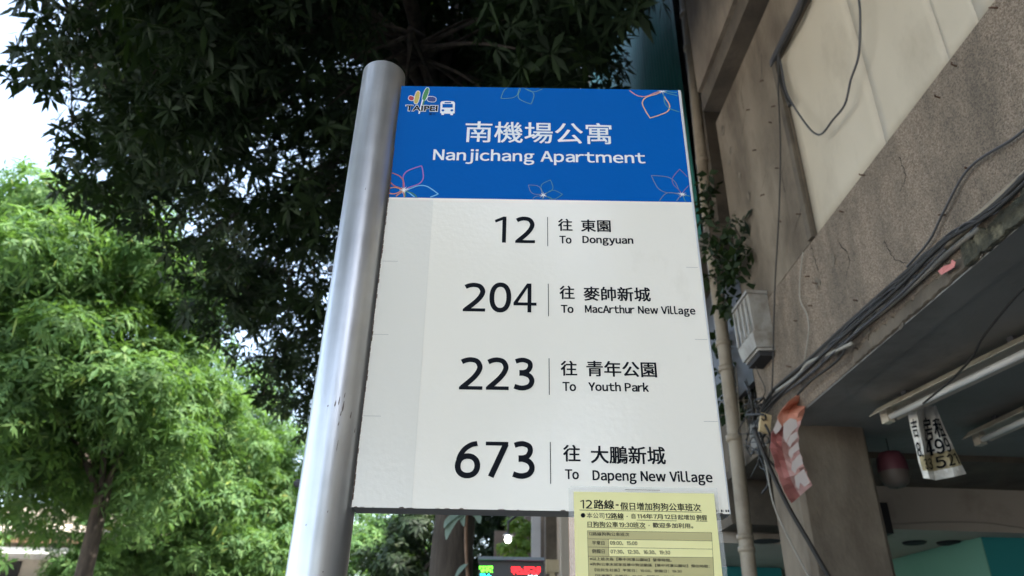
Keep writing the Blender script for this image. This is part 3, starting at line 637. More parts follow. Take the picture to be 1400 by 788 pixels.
q = on_z(1047, 740, .982); b = MB(); b.add([q+Vector((.1*math.cos(k*math.pi/8), .1*math.sin(k*math.pi/8), -.002)) for k in range(16)], [tuple(range(16))]); b.build('downlight', M['dark'], nb)
for k in range(4):
    u = 8.2+k*3.0
    b = MB(); b.box(F, u, u+.35, .0, .35, ZG, 1.41); b.build('column', M['beam'] if k in (1,) else M['concrete'], nb)
nbox('back_wall', 4.5, 14, 4.0, 4.2, ZG, 1.35, M['concrete_dark'])
M['brown_tile'] = noisy('brown_tile', (.085, .062, .05), (.11, .085, .07), 3, .7)
rb = thing('row_house', 'dim brown row houses further along the arcade seen under the board', 'building', F(40, 0, ZG))
def rbox(name, u0, u1, v0, v1, z0, z1, mat): b = MB(); b.box(F, u0, u1, v0, v1, z0, z1); return b.build(name, mat, rb)
rbox('wall', 14, 90, .0, 6, 1.702, 11, M['brown_tile']); rbox('slab', 14, 90, -.05, 6, 1.36, 1.70, M['concrete_dark']); rbox('back_wall', 14, 90, 4, 4.2, ZG, 1.35, M['dark'])
for k in range(12):
    rbox('column', 14.2+k*4, 14.6+k*4, .02, .42, ZG, 1.358, M['concrete'])
    rbox('pilaster', 14.2+k*4, 14.5+k*4, -.16, -.002, 1.72, 11, (M['beam'], M['concrete_dark'], M['brown_tile'])[k % 3])
    for z0 in (2.6, 5.6, 8.4):
        f_ = rbox('window', 15.2+k*4, 17.2+k*4, -.05, -.003, z0, z0+1.4, M['darkgrey'])
        rbox('pane', 15.3+k*4, 17.1+k*4, -.062, -.0505, z0+.08, z0+1.32, M['dark'])
for k in range(4): rbox('sign_board', 17+k*7, 17.15+k*7, -1.2, -.17, 2.0+.4*(k % 2), 3.3+.5*(k % 2), (M['brown_tile'], M['concrete'], M['rust'], M['brown_tile'])[k])

# ------------------------------------------------------------------ drainpipe
q0 = on_u(935, 0, 4.62); q1 = on_u(1025, 788, 4.62)
def pp(t): return q1+(q0-q1)*t
dz0 = (0-q1.z)/(q0.z-q1.z)
dp = thing('drainpipe', 'long grey vertical drainpipe running down the corner between the two buildings', 'drainpipe', pp(dz0))
b = MB(); b.tube([pp(t)+Vector((.006*math.sin(t*9), 0, 0)) for t in np.linspace(dz0, 1.5, 30)], .044, 14); b.build('pipe', M['pvc'], dp, True)
for py in (20, 66, 220, 470, 505, 600, 735, 752):
    x_ = 935+(1025-935)*py/788; t = (on_u(x_, py, 4.62).z-q1.z)/(q0.z-q1.z)
    b = MB(); b.tube([pp(t-.004), pp(t+.004)] if py not in (735, 752) else [pp(t-.003), pp(t+.003)], .051, 14); b.build('collar', M['pvc'], dp, True)

# ------------------------------------------------------------------ meter box on the pier
mbx = thing('meter_box', 'pale ribbed plastic meter box fixed to the pier wall beside the drainpipe', 'electric box', F(4.07, 0, 1.83))
def bx(name, u0, u1, v0, v1, z0, z1, mat, tp=0.0):
    b = MB(); V = []
    for z in (z0, z1):
        k = tp if z == z0 else 0
        V += [F(u0+k*.5, v1, z), F(u1-k*.5, v1, z), F(u1-k, v0+k, z), F(u0+k, v0+k, z)]
    b.add(V, [(3, 2, 1, 0), (4, 5, 6, 7), (0, 1, 5, 4), (1, 2, 6, 5), (2, 3, 7, 6), (3, 0, 4, 7)]); return b.build(name, mat, mbx)
U0, U1, VV = 3.93, 4.19, -.12
bx('housing', U0, U1, VV, 0, 1.845, 2.215, M['white_plastic'], .02)
bx('lower_cover', U0-.006, U1+.006, VV-.008, 0, 1.86, 1.955, M['white_plastic'], .015)
bx('lid', U0-.008, U1+.008, VV-.012, 0, 2.215, 2.235, M['white_plastic'])
for k in range(4):
    u = U0+.04+k*.07; b = MB(); b.box(F, u, u+.016, VV-.010, VV, 1.965, 2.205); b.build('rib', M['white_plastic'], mbx)
bx('bottom_cap', U0+.03, U1-.03, VV+.03, -.002, 1.815, 1.846, M['dark'])

# ------------------------------------------------------------------ cables
def cable(name, pts, r, mat, label, group=None, n_=6, sm_=6, extra=()):
    P_ = spline(pts, sm_); o = pts[0]; b = MB(); b.tube([p-o for p in P_], r, n_)
    for e_ in extra: b.tube([p-o for p in spline(e_, sm_)], r, n_)
    ob = b.build(name, mat, None, True); ob.location = o
    return tag(ob, label, 'cable', group)
V_ = lambda pts, v: [on_v(x, y, v) for x, y in pts]
cable('cable', V_([(1172, -15), (1176, 20), (1174, 75), (1163, 110), (1155, 143), (1138, 165), (1126, 181), (1117, 184), (1105, 174), (1085, 145), (1074, 122), (1069, 95), (1066, 80)], -.045), .0055, M['darkgrey'], 'single grey wire hanging in a loop across the cream wall sheets')
cable('cable', V_([(1104, -15), (1090, 25), (1068, 66), (1065, 78), (1066, 104), (1080, 145)], -.03), .012, M['black_cable'], 'thick dark cable along the left edge of the cream wall sheets')
cable('cable', V_([(1066, 78), (1064, 120), (1067, 200), (1065, 290), (1060, 380), (1058, 440), (1056, 520), (1052, 560)], -.05), .0045, M['black_cable'], 'thin straight wire running down the pier wall in front of the meter box')
cable('cable', V_([(1098, 345), (1094, 380), (1094, 410), (1103, 430), (1106, 450), (1103, 475), (1100, 495)], -.02), .004, M['grey_cable'], 'thin wavy wire hanging below the corner of the cream sheets')
cable('cable', V_([(1420, 160), (1385, 190), (1325, 230), (1290, 290), (1270, 330), (1240, 365)], -.02), .005, M['darkgrey'], 'thin wire sloping across the pebble dashed fascia at the right')
main = [(1420, 222), (1354, 283), (1290, 327), (1225, 388), (1160, 445), (1100, 500), (1060, 535), (1040, 560)]
for k, (dx, dy, r_, mt_, lb) in enumerate(((0, 0, .011, 'black_cable', 'thickest black cable in the bundle along the lower fascia'), (-3, 8, .008, 'black_cable', 'black cable lying just under the thickest one on the fascia'),
                         (4, 12, .006, 'darkgrey', 'dark grey cable sagging below the bundle on the fascia'), (2, 6, .007, 'black_cable', 'black cable twisted between the others of the fascia bundle'))):
    cable('cable', V_([(x+dx+random.uniform(-3, 3), y+dy+random.uniform(-4, 4)) for x, y in main[(0 if k in (0, 3) else 2):]], -.03-.012*k), r_, M[mt_], lb)
cable('cable', V_([(1228, 385), (1215, 405), (1190, 425), (1165, 455), (1148, 490), (1110, 520), (1090, 540)], -.045), .006, M['black_cable'], 'thin black wire looping below the cable bundle near the red banner')
cable('cable', V_([(1165, 470), (1130, 486), (1105, 497), (1090, 515), (1062, 535)], -.05), .010, M['grey_cable'], 'pale grey cable end joining the bundle above the red banner')
b = MB(); o0 = on_v(1200, 420, -.03)
for k in range(12):
    n0 = random.uniform(0, .55); n1 = n0+random.uniform(.2, .45); P_ = []
    for q in np.linspace(n0, min(n1, 1), 6):
        i0 = min(int(q*7), 6); f_ = q*7-i0; x = main[i0][0]+(main[i0+1][0]-main[i0][0])*f_ if i0 < 7 else main[7][0]; y = main[i0][1]+(main[i0+1][1]-main[i0][1])*f_
        P_.append(on_v(x+random.uniform(-4, 6), y+random.uniform(-5, 16), -.02-random.random()*.05)-o0)
    b.tube(spline(P_, 4), random.choice((.002, .003, .004)), 4)
ob = b.build('loose_wires', M['darkgrey'], None, True); ob.location = o0
tag(ob, 'thin loose wires straggling along the cable bundle under the fascia', 'wires', kind='stuff')
# corner tangle of wires: uncountable
b = MB(); o0 = on_v(1030, 580, -.05)
for k in range(18):
    cx_, cy_ = random.gauss(1031, 8), random.gauss(580, 34); P_ = []
    a0 = random.uniform(0, 6.28)
    for j in range(5):
        P_.append(on_v(cx_+random.gauss(0, 8)+(j-2)*3, cy_+(j-2)*14+random.gauss(0, 10), -.04-random.random()*.12)-o0)
    b.tube(spline(P_, 5), random.choice((.003, .004, .007)), 5)
ob = b.build('wire_tangle', M['black_cable'], None, True); ob.location = o0
tag(ob, 'tangle of dark wires bunched at the building corner behind the drainpipe', 'wires', kind='stuff')
cable('cable', [on_u(1052, 575, 4.0), on_u(1040, 600, 4.0), on_u(1048, 640, 4.0), on_u(1058, 690, 4.0), on_u(1080, 740, 4.0), on_u(1112, 800, 4.0)], .005, M['grey_cable'], 'thin pale cable drooping from the corner in front of the column')
cable('cable', [on_u(1030, 585, 3.9), on_u(1048, 630, 3.9), on_u(1075, 688, 3.9), on_u(1105, 740, 3.9), on_u(1142, 805, 3.9)], .012, M['black_cable'], 'thick black cable slanting down across the column')
cable('cable', [on_u(1092, 572, 4.1), on_u(1115, 586, 4.1), on_u(1150, 592, 4.1), on_u(1180, 588, 4.1), on_u(1203, 578, 4.0), on_u(1222, 570, 3.8)], .005, M['grey_cable'], 'grey wire sagging under the arcade ceiling between banner and lamp')
cable('cable', [on_z(1420, 375, 1.34), on_z(1385, 410, 1.34), on_z(1345, 460, 1.33), on_z(1328, 490, 1.32), on_z(1300, 520, 1.30), on_z(1262, 552, 1.27)], .005, M['black_cable'], 'black wire crossing the dark ceiling down to the hanging rental sign')

# ------------------------------------------------------------------ pipes wall clip, pink tag
p = on_v(1293, 366, -.02); b = MB()
b.add([on_v(1282, 371, -.03), on_v(1287, 376, -.03), on_v(1304, 366, -.035), on_v(1306, 358, -.03), on_v(1301, 355, -.028), on_v(1300, 361, -.036), on_v(1290, 364, -.04)], [(0, 1, 2, 5, 6), (5, 2, 3, 4)])
o = b.build('pink_tag', pbr('pink_paper', (.62, .22, .20), .6), None); o.data.transform(Matrix.Translation(-p)); o.location = p
sm = o.modifiers.new('thickness', 'SOLIDIFY'); sm.thickness = .003
tag(o, 'small scrap of pink paper stuck on the crumbling lower fascia', 'paper scrap')

# ------------------------------------------------------------------ torn red banner
ban_o = on_u(1085, 600, 3.72)
ban = thing('torn_banner', 'torn red and orange paper banner with white brush marks hanging below the fascia', 'banner', ban_o)
Lp = [(1103, 527), (1086, 543), (1066, 562), (1062, 585), (1055, 592), (1053, 612), (1060, 640), (1068, 665), (1083, 688)]
Rp = [(1113, 523), (1108, 545), (1101, 558), (1095, 575), (1092, 592), (1093, 612), (1098, 632), (1104, 650), (1110, 664)]
redm = noisy('banner_red', (.36, .12, .105), (.45, .18, .155), 9, .55, .1); orgm = noisy('banner_orange', (.50, .17, .10), (.56, .25, .17), 9, .5, .1); whtm = pbr('banner_white', (.58, .50, .46), .5); pinkm = noisy('banner_pink', (.48, .27, .235), (.56, .36, .32), 8, .5, .1)
V = []; NR = 5; Ls = spline([(x, y, 0) for x, y in Lp], 3); Rs = spline([(x, y, 0) for x, y in Rp], 3)
for i, (l_, r_) in enumerate(zip(Ls, Rs)):
    for j in range(NR+1):
        t = j/NR; x = l_.x+(r_.x-l_.x)*t; y = l_.y+(r_.y-l_.y)*t
        x += random.uniform(-1.3, 1.3) if j in (0, NR) else 0; V.append(on_u(x, y, 3.72+.045*math.sin(t*3+.3)+.02*math.sin(i*1.1+t*4)+random.uniform(-.012, .012)))
Fc = []; mi = []
for i in range(len(Ls)-1):
    for j in range(NR):
        Fc.append((i*(NR+1)+j, i*(NR+1)+j+1, (i+1)*(NR+1)+j+1, (i+1)*(NR+1)+j)); mi.append(1 if i < 9 else (0 if j < 2 else 2))
o = mesh('cloth', V, Fc, [redm, orgm, pinkm], ban, False, None, mi)
sm = o.modifiers.new('thickness', 'SOLIDIFY'); sm.thickness = .002
def bpoly(pts, nm='white_mark'):
    V = [on_u(x, y, 3.665) for x, y in pts]; mesh(nm, V, [tuple(range(len(V)))], whtm, ban)
bpoly([(1057, 588), (1063, 574), (1069, 583), (1065, 590), (1060, 594)])
bpoly([(1071, 580), (1080, 572), (1089, 574), (1090, 584), (1084, 590), (1077, 600), (1075, 606), (1071, 598)])
bpoly([(1080, 596), (1089, 590), (1091, 598), (1083, 606), (1080, 612), (1076, 607)])
bpoly([(1079, 615), (1091, 604), (1093, 614), (1085, 620), (1082, 628), (1078, 622)])
bpoly([(1083, 632), (1094, 620), (1098, 634), (1090, 640), (1087, 648), (1082, 642)])
bpoly([(1086, 652), (1099, 641), (1107, 660), (1100, 666), (1094, 660), (1092, 670), (1088, 664)])
p = on_u(1046, 578, 3.95); b = MB(); b.box(W3, p.x-.03, p.x+.03, p.y-.01, p.y+.01, p.z-.06, p.z+.05)
o = b.build('wood_scrap', noisy('pale_wood', (.45, .34, .18), (.52, .40, .22), 12, .7), None, origin=p.copy()); o.rotation_euler = (0, .25, .1)
tag(o, 'pale yellow wooden block lodged at the corner left of the red banner', 'wood block')

# ------------------------------------------------------------------ fluorescent lamps
def lamp(a, c, label, up=.0):
    a = Vector(a); c = Vector(c); d = (c-a); L = d.length; d.normalize(); s_ = d.cross(Vector((0, 0, 1))).normalized()
    t = thing('fluorescent_lamp', label, 'ceiling lamp', (a+c)/2, 'fluorescent lamps under the arcade ceiling')
    def fr(x, y, z): return a+d*x+s_*y+Vector((0, 0, z))
    b = MB(); b.add([fr(0, -.085, -.012), fr(L, -.085, -.012), fr(L, -.03, .035), fr(0, -.03, .035), fr(0, .03, .035), fr(L, .03, .035), fr(L, .085, -.012), fr(0, .085, -.012)],
                    [(0, 1, 2, 3), (3, 2, 5, 4), (4, 5, 6, 7)]); o = b.build('reflector', M['lampwhite'], t); sm = o.modifiers.new('t', 'SOLIDIFY'); sm.thickness = .003
    b = MB(); b.tube([fr(.05, 0, -.02), fr(L-.05, 0, -.02)], .0165, 10); b.build('tube', M['tube'], t, True)
    for x in (.0, L-.05): b = MB(); b.box(fr, x, x+.05, -.02, .02, -.045, .03); b.build('lamp_holder', M['lampwhite'], t)
    for x in (.2, L-.2): b = MB(); b.box(fr, x, x+.03, -.012, .012, .036, 1.6+1.402-a.z); b.build('hanger', M['darkgrey'], t)
e1 = on_z(1208, 569, 1.33); e0 = on_z(1450, 452, 1.33)
lamp(e0, e1, 'unlit fluorescent lamp the paper rental sign hangs from')
e1 = on_z(1334, 600, 1.33); e0 = on_z(1480, 533, 1.33)
lamp(e0, e1, 'unlit fluorescent lamp cut by the right edge of the picture')

# ------------------------------------------------------------------ hanging rental sign
so_ = on_u(1280, 600, 3.5)
rs = thing('rental_sign', 'crumpled paper rental sign in plastic with handwritten black numbers hanging from the lamp', 'paper sign', so_)
grid = [[(1240, 560), (1252, 553), (1263, 556), (1276, 556), (1279, 554)],
        [(1245, 585), (1256, 583), (1266, 582), (1281, 578), (1288, 578)],
        [(1252, 612), (1262, 612), (1270, 610), (1290, 606), (1300, 604)],
        [(1256, 632), (1265, 633), (1274, 632), (1298, 627), (1309, 624)],
        [(1263, 654), (1271, 655), (1279, 657), (1305, 652), (1321, 648)]]
dep = [3.52, 3.47, 3.56, 3.48, 3.50]
def rsp(i, t, off=0.0):                               # point on the folded sheet: row i (float), t 0..4
    def at(ii, tt):
        j = min(int(tt), 3); f_ = tt-j; a_ = grid[ii][j]; c_ = grid[ii][j+1]; return a_[0]+(c_[0]-a_[0])*f_, a_[1]+(c_[1]-a_[1])*f_, dep[j]+(dep[j+1]-dep[j])*f_
    ii = min(int(i), 3); f_ = i-ii; A = at(ii, t); B = at(ii+1, t)
    return on_u(A[0]+(B[0]-A[0])*f_, A[1]+(B[1]-A[1])*f_, A[2]+(B[2]-A[2])*f_-off)
V = []; Fc = []; mi = []; NI, NJ = 16, 16
for i in range(NI+1):
    for j in range(NJ+1): V.append(rsp(i*4/NI, j*4/NJ, .006*math.sin(i*1.3+j)))
for i in range(NI):
    for j in range(NJ): q = i*(NJ+1)+j; Fc.append((q, q+1, q+NJ+2, q+NJ+1)); mi.append(1 if 10 <= i <= 13 and j >= 1 else 0)
paper = noisy('crumpled_paper', (.72, .69, .63), (.80, .77, .70), 12, .22, .25, 30); tape = noisy('brown_tape', (.36, .30, .17), (.42, .35, .20), 8, .3, .2, 30)
o = mesh('paper', V, Fc, [paper, tape], rs, False, None, mi); sm = o.modifiers.new('thickness', 'SOLIDIFY'); sm.thickness = .002; sm.offset = 0
def rtext(t, i0, i1, t0, t1, bold=.02, dg=False):
    bold *= .45
    Vv, Ff = font_mesh(t); x0 = min(p[0] for p in Vv); x1 = max(p[0] for p in Vv); y0 = min(p[1] for p in Vv); y1 = max(p[1] for p in Vv); b = MB()
    for k, (dx, dy) in enumerate(((-1, -1), (1, -1), (-1, 1), (1, 1))):
        b.add([rsp(i1-(p[1]-y0+dy*bold)/(y1-y0)*(i1-i0), max(0, min(4, t0+(p[0]-x0+dx*bold)/(x1-x0)*(t1-t0))), .011+k*.0004) for p in Vv], Ff)
    b.build('lettering', M['ink'], rs)
rtext('房', .6, 1.75, 1.6, 2.45, .03); rtext('租', .75, 1.7, 2.6, 3.75, .035)
rtext('8.', 1.75, 2.6, .1, .9, .03); rtext('4', 1.7, 2.6, 1.5, 2.3, .03); rtext('99', 1.75, 2.6, 2.4, 3.7, .03)
rtext('33', 2.75, 3.4, .8, 2.0, .02); rtext('521', 2.75, 3.4, 2.2, 3.9, .02); rtext('吉', .6, 1.5, .1, .8, .02)
b = MB(); b.tube([rsp(0, 1.2), on_u(1252, 548, 3.5), on_u(1256, 540, 3.5)], .004, 5); b.tube([rsp(0, 2.0), on_u(1254, 547, 3.5)], .004, 5); b.build('string', M['grey_cable'], rs)

# ------------------------------------------------------------------ pink lantern
lc = on_u(1221, 642, 4.15); lan = thing('paper_lantern', 'dusty pink and cream round lantern hanging behind the rental sign', 'lantern', lc)
def lathe(prof_, c, mat, nm, par, n_=20):
    V = []
    for r_, z_ in prof_: V += [c+Vector((r_*math.cos(2*math.pi*k/n_)*(1+.03*(k % 2)), r_*math.sin(2*math.pi*k/n_)*(1+.03*(k % 2)), z_)) for k in range(n_)]
    return mesh(nm, V, [(i*n_+k, i*n_+(k+1) % n_, (i+1)*n_+(k+1) % n_, (i+1)*n_+k) for i in range(len(prof_)-1) for k in range(n_)], mat, par, True)
lathe([(.02, .105), (.058, .095), (.075, .062), (.081, .015), (.080, -.016)], lc, pbr('pink_lantern', (.13, .035, .05), .6), 'lantern_shell', lan)
lathe([(.080, -.016), (.078, -.05), (.066, -.082), (.042, -.102), (.01, -.107)], lc, pbr('cream_lantern', (.13, .105, .088), .6), 'lantern_base', lan)
b = MB(); b.tube([lc+Vector((0, 0, .10)), Vector((lc.x, lc.y, 1.6+1.40))], .003, 5); b.build('string', M['darkgrey'], lan)

# ------------------------------------------------------------------ LED bus display and small street items behind the board
D = 4.2
def yb(px, py, y=D): return on_y(px, py, y)
q = yb(699, 779); led = thing('led_display', 'dark electronic bus arrival display with green and red lit characters under the board', 'display', (q.x, D+.05, 0))
a = yb(655, 767); c = yb(743, 767)
b = MB(); b.box(W3, a.x, c.x, D, D+.09, a.z-.42, a.z); b.build('housing', M['darkgrey'], led)
b = MB(); b.box(W3, a.x-.006, c.x+.006, D-.05, D+.1, a.z+.002, a.z+.022); b.build('hood', pbr('hood_grey', (.16, .20, .24), .4), led)
b = MB(); b.tube([(q.x, D+.14, 0), (q.x, D+.14, a.z-.1)], .045, 12); b.build('post', M['steel'], led, True)
def leds(name, px0, px1, py0, py1, col, rows, cols, p_=.85, st=6):
    rows = max(3, int(rows*.7)); cols = int(cols*.62); p_ *= .85
    b = MB()
    for i in range(rows):
        for j in range(cols):
            if random.random() > p_: continue
            x = px0+(px1-px0)*(j+.5)/cols; y = py0+(py1-py0)*(i+.5)/rows; g_ = yb(x, y, D-.002); h_ = (px1-px0)/cols/260*.40
            b.add([(g_.x-h_, g_.y, g_.z-h_), (g_.x+h_, g_.y, g_.z-h_), (g_.x+h_, g_.y, g_.z+h_), (g_.x-h_, g_.y, g_.z+h_)], [(0, 1, 2, 3)])
    b.build(name, pbr('led_'+name, col, .5, emit=col, estr=st), led)
leds('green_text', 655, 674, 774, 783, (.12, 1, .03), 6, 13, .8, 1.6)
leds('cyan_text', 656, 672, 784.5, 795, (.02, .75, .9), 6, 11, .7, 1.2)
leds('red_text', 699, 739, 775, 785.5, (1, .01, .015), 7, 26, .85, 1.6)
V, Fc = font_mesh('72'); g0 = yb(722, 787, D-.003); g1 = yb(736, 799, D-.003)
place2d([(V, Fc)], (g0.x, g1.z, g1.x, g0.z), D-.004, 'number', pbr('led_number', (.3, .8, 1), .5, emit=(.35, .85, 1), estr=1.6), led)
# street lamp glowing
p = on_y(694.5, 737.5, 9.0); sl_ = thing('street_lamp', 'bright glowing lamp beneath the board beside small green leaves', 'lamp', (p.x, 9.1, 0))
b = MB(); px_ = on_y(733, 738, 9.3).x; b.tube([(px_, 9.3, 0), (px_, 9.3, p.z+.5), (px_-.03, 9.28, p.z+.55), (p.x, 9.0, p.z+.22), (p.x, 9.0, p.z+.07)], .018, 8); b.build('post', M['darkgrey'], sl_, True)
lathe([(.006, .085), (.03, .075), (.062, .048), (.066, .044)], p, M['darkgrey'], 'shade', sl_)
lathe([(.001, .048), (.024, .042), (.036, .022), (.041, 0), (.036, -.022), (.024, -.038), (.001, -.045)], p, pbr('lamp_glow', (1, 1, .9), .5, emit=(1, 1, .88), estr=7), 'bulb', sl_)
# pale shop sign boards / posts seen under the board
def post(px0, px1, pyt, y, mat, name, label, cat, zb_=0.0, th=.12):
    a = on_y(px0, pyt, y); c = on_y(px1, pyt, y); o_ = Vector(((a.x+c.x)/2, y, zb_)); b = MB()
    b.box(W3, a.x, c.x, y, y+th, zb_, max(a.z, 3.0)); b.box(W3, a.x-.02, c.x+.02, y-.02, y+th+.02, zb_, zb_+.12)
    return tag(b.build(name, mat, None, origin=o_), label, cat)
post(727, 739, 690, 7.0, noisy('grey_post', (.42, .42, .45), (.50, .50, .53), 4, .5), 'signboard_post', 'grey steel post behind the lit display', 'post', 0)
post(746, 761, 690, 8.0, M['concrete_dark'], 'brown_post', 'brown post between the grey post and the cream post', 'post')
post(766, 777, 690, 6.4, M['beam'], 'cream_post', 'cream post just left of the yellow notice', 'post')
p = on_y(755, 775, 5.6); b = MB(); b.box(W3, p.x-.055, p.x+.055, 5.55, 5.65, p.z-.05, p.z+.05); b.box(W3, p.x-.02, p.x+.02, 5.56, 5.64, 0, p.z-.05)
tag(b.build('post_box', noisy('tan', (.45, .36, .22), (.52, .43, .28), 10, .6), None, origin=Vector((p.x, 5.6, 0))), 'small tan box on a short stand right of the lit display', 'box')
# ------------------------------------------------------------------ opposite shop building far left
fb = thing('shop_building', 'low shop building with pale awnings across the street at the lower left', 'building', (-16, 26, 0))
def sbox(name, x0, x1, y0, y1, z0, z1, mat): b = MB(); b.box(W3, x0, x1, y0, y1, z0, z1); return b.build(name, mat, fb)
wl = noisy('pale_wall', (.42, .38, .32), (.52, .47, .40), 1.5, .8, c3=(.25, .20, .16), s3=.8); tan = noisy('awning_tan', (.42, .36, .29), (.50, .44, .36), 3, .7); lil = noisy('lilac_board', (.48, .44, .46), (.52, .48, .50), 2, .6)
sbox('wall', -34, -13.3, 27, 33, 0, 7.6, wl)
for k in range(17):                                   # corrugated awning, sheet by sheet
    x0 = -32+k*1.1
    mesh('awning_sheet', [(x0, 27, 7.0), (x0+1.06, 27, 7.0), (x0+1.06, 25.4, 6.45), (x0, 25.4, 6.45), (x0, 27, 6.94), (x0+1.06, 27, 6.94), (x0+1.06, 25.4, 6.39), (x0, 25.4, 6.39)],
         [(0, 1, 2, 3), (4, 7, 6, 5), (3, 2, 6, 7), (0, 3, 7, 4), (1, 5, 6, 2)], tan, fb)
sbox('band', -33, -13.4, 25.6, 26.99, 5.75, 5.95, M['paint']); sbox('brown_rail', -33, -13.5, 25.5, 25.6, 6.10, 6.24, noisy('rail_brown', (.33, .19, .11), (.4, .24, .14), 5, .6))
sbox('shop_sign', -30, -15.3, 25.8, 26.0, 3.9, 5.0, lil); sbox('shop_sign', -15.1, -13.4, 25.9, 26.1, 3.9, 4.9, wl)
for k in range(7):
    x0 = -32+k*2.6; sbox('window', x0, x0+1.5, 26.95, 26.99, 5.0, 5.7, M['dark'])
sbox('shop_opening', -33, -13.4, 26.94, 26.99, 0.1, 3.8, M['dark'])

# ------------------------------------------------------------------ foliage
def whorls(C, A, size, nleaf, droop, wid, jitter=.36, three=False):
    """C (n,3) centres, A (n,3) axes: rosettes of pointed leaves; returns verts, faces"""
    n_ = len(C); A = A/np.linalg.norm(A, axis=1, keepdims=True)
    h_ = np.where(np.abs(A[:, 2:3]) < .9, np.array([[0, 0, 1.]]), np.array([[1., 0, 0]]))
    X = np.cross(A, h_); X /= np.linalg.norm(X, axis=1, keepdims=True); Y = np.cross(A, X)
    ph = rng.random(n_)*6.28; sz = size*(1+jitter*rng.standard_normal(n_)).clip(.5, 1.6)
    Vs = []
    for k in range(nleaf):
        an = ph+2*math.pi*k/nleaf+rng.normal(0, .22, n_); d = X*np.cos(an)[:, None]+Y*np.sin(an)[:, None]; sd_ = -X*np.sin(an)[:, None]+Y*np.cos(an)[:, None]
        L = (sz*(1+.2*rng.standard_normal(n_)).clip(.6, 1.4))[:, None]; el = rng.normal(droop, .3, n_)[:, None]
        dd = d*np.cos(el)+A*np.sin(el); wv = sd_*L*wid
        base = C+dd*L*.04; mid = C+dd*L*.5; tip = C+dd*L*1.0; tip[:, 2] -= (L[:, 0]*.22); mid[:, 2] -= L[:, 0]*.04
        Vs.append(np.stack([base, mid+wv, tip, mid-wv], 1))
    V = np.stack(Vs, 1).reshape(-1, 3)
    return V
def foliage(name, V, mat, parent, origin):
    n_ = len(V)//4; me = bpy.data.meshes.new(name); V = V-np.array(origin)[None]
    me.vertices.add(len(V)); me.vertices.foreach_set('co', V.astype(np.float32).ravel())
    me.loops.add(n_*6); me.polygons.add(n_*2)
    b_ = np.arange(n_)[:, None]*4
    idx = (b_+np.array([[0, 1, 2, 0, 2, 3]])).ravel()
    me.loops.foreach_set('vertex_index', idx.astype(np.int32)); me.polygons.foreach_set('loop_start', (np.arange(n_*2)*3).astype(np.int32))
    me.update(calc_edges=True); me.validate()
    me.materials.append(mat)
    o = bpy.data.objects.new(name, me); COL.objects.link(o); o.location = Vector(origin)
    if parent: o.parent = parent; o.matrix_parent_inverse = Matrix.Translation(-parent.location)
    return o
def clump_whorls(centers, radii, per, up=.5, flat=.75):
    Cs = []; As = []
    for c, r_ in zip(centers, radii):
        k = max(8, int(per*r_*r_))
        d = rng.standard_normal((k, 3)); d /= np.linalg.norm(d, axis=1, keepdims=True); d[:, 2] += up*.5; d /= np.linalg.norm(d, axis=1, keepdims=True)
        rr = r_*(rng.random(k)**.35)[:, None]; p_ = np.array(c)[None]+d*rr*np.array([[1, 1, flat]])
        Cs.append(p_); As.append(d+np.array([[0, 0, up]]))
    return np.concatenate(Cs), np.concatenate(As)
def limb(b, pts, r0, r1, n_=8):
    P_ = spline(pts, 5); k = len(P_); b.tube(P_, r0, n_, rs=[r0+(r1-r0)*i/(k-1) for i in range(k)])

# ---- near shade tree: dark crown over the sign
base = Vector((-.47, 4.75, 0))
nt_ = thing('shade_tree', 'large dark leafed tree whose crown spreads over the bus stop sign', 'tree', base)
poly = [(30, -60), (70, 40), (25, 90), (50, 130), (110, 150), (95, 175), (115, 230), (85, 270), (150, 290), (225, 330), (245, 400), (300, 450), (345, 500), (352, 545), (410, 575), (470, 600), (560, 560), (640, 300), (760, 300), (830, 190), (868, 120), (862, 70), (893, 25), (880, -60)]
def inside(x, y):
    c_ = False; j = len(poly)-1
    for i in range(len(poly)):
        xi, yi = poly[i]; xj, yj = poly[j]
        if (yi > y) != (yj > y) and x < (xj-xi)*(y-yi)/(yj-yi)+xi: c_ = not c_
        j = i
    return c_
cent = []; rad = []
tries = 0
while len(cent) < 430 and tries < 20000:              # visible part of the crown: several layers deep
    tries += 1
    x = random.uniform(10, 930); y = random.uniform(-60, 600); zz = random.uniform(4.3, 8.2)
    d = ray(x, y)
    if d.z < .05: continue
    if 470 < x < 690 and y < 170: zz = random.uniform(6.6, 9.0)
    q = d*(zz/d.z)
    hd = math.hypot(q.x, q.y)
    if hd > 12.5: continue
    r_ = random.uniform(.35, .62); dist = q.length; rp = r_*FPX/dist*.85
    if not inside(x, y) or not all(inside(x+rp*math.cos(t), y+rp*math.sin(t)) or y+rp*math.sin(t) < -50 for t in np.arange(0, 6.28, .7)): continue
    cent.append(CAM+q); rad.append(r_)
    # thinner where sky shows through
# fringe twigs on the left outline
for (x, y) in ((60, 70), (45, 95), (70, 120), (95, 60), (120, 170), (100, 200), (125, 235), (105, 262), (150, 280), (180, 300), (210, 315), (240, 345), (250, 390), (270, 430), (300, 455), (330, 480), (350, 505), (360, 540), (385, 560), (410, 585),
               (440, 560), (400, 520), (375, 480), (330, 440), (420, 470), (360, 420), (300, 400), (70, 20), (120, 20), (345, 430), (365, 450), (385, 500), (400, 480), (420, 520), (430, 545), (405, 545), (425, 490), (440, 450), (385, 410), (420, 430), (360, 380), (310, 370), (330, 410), (415, 560), (430, 590)):
    d = ray(x, y); zz = random.uniform(4.6, 5.6) if y < 350 else random.uniform(4.0, 4.6); q = d*(zz/d.z); cent.append(CAM+q); rad.append(random.uniform(.22, .34))
nin = len(cent)
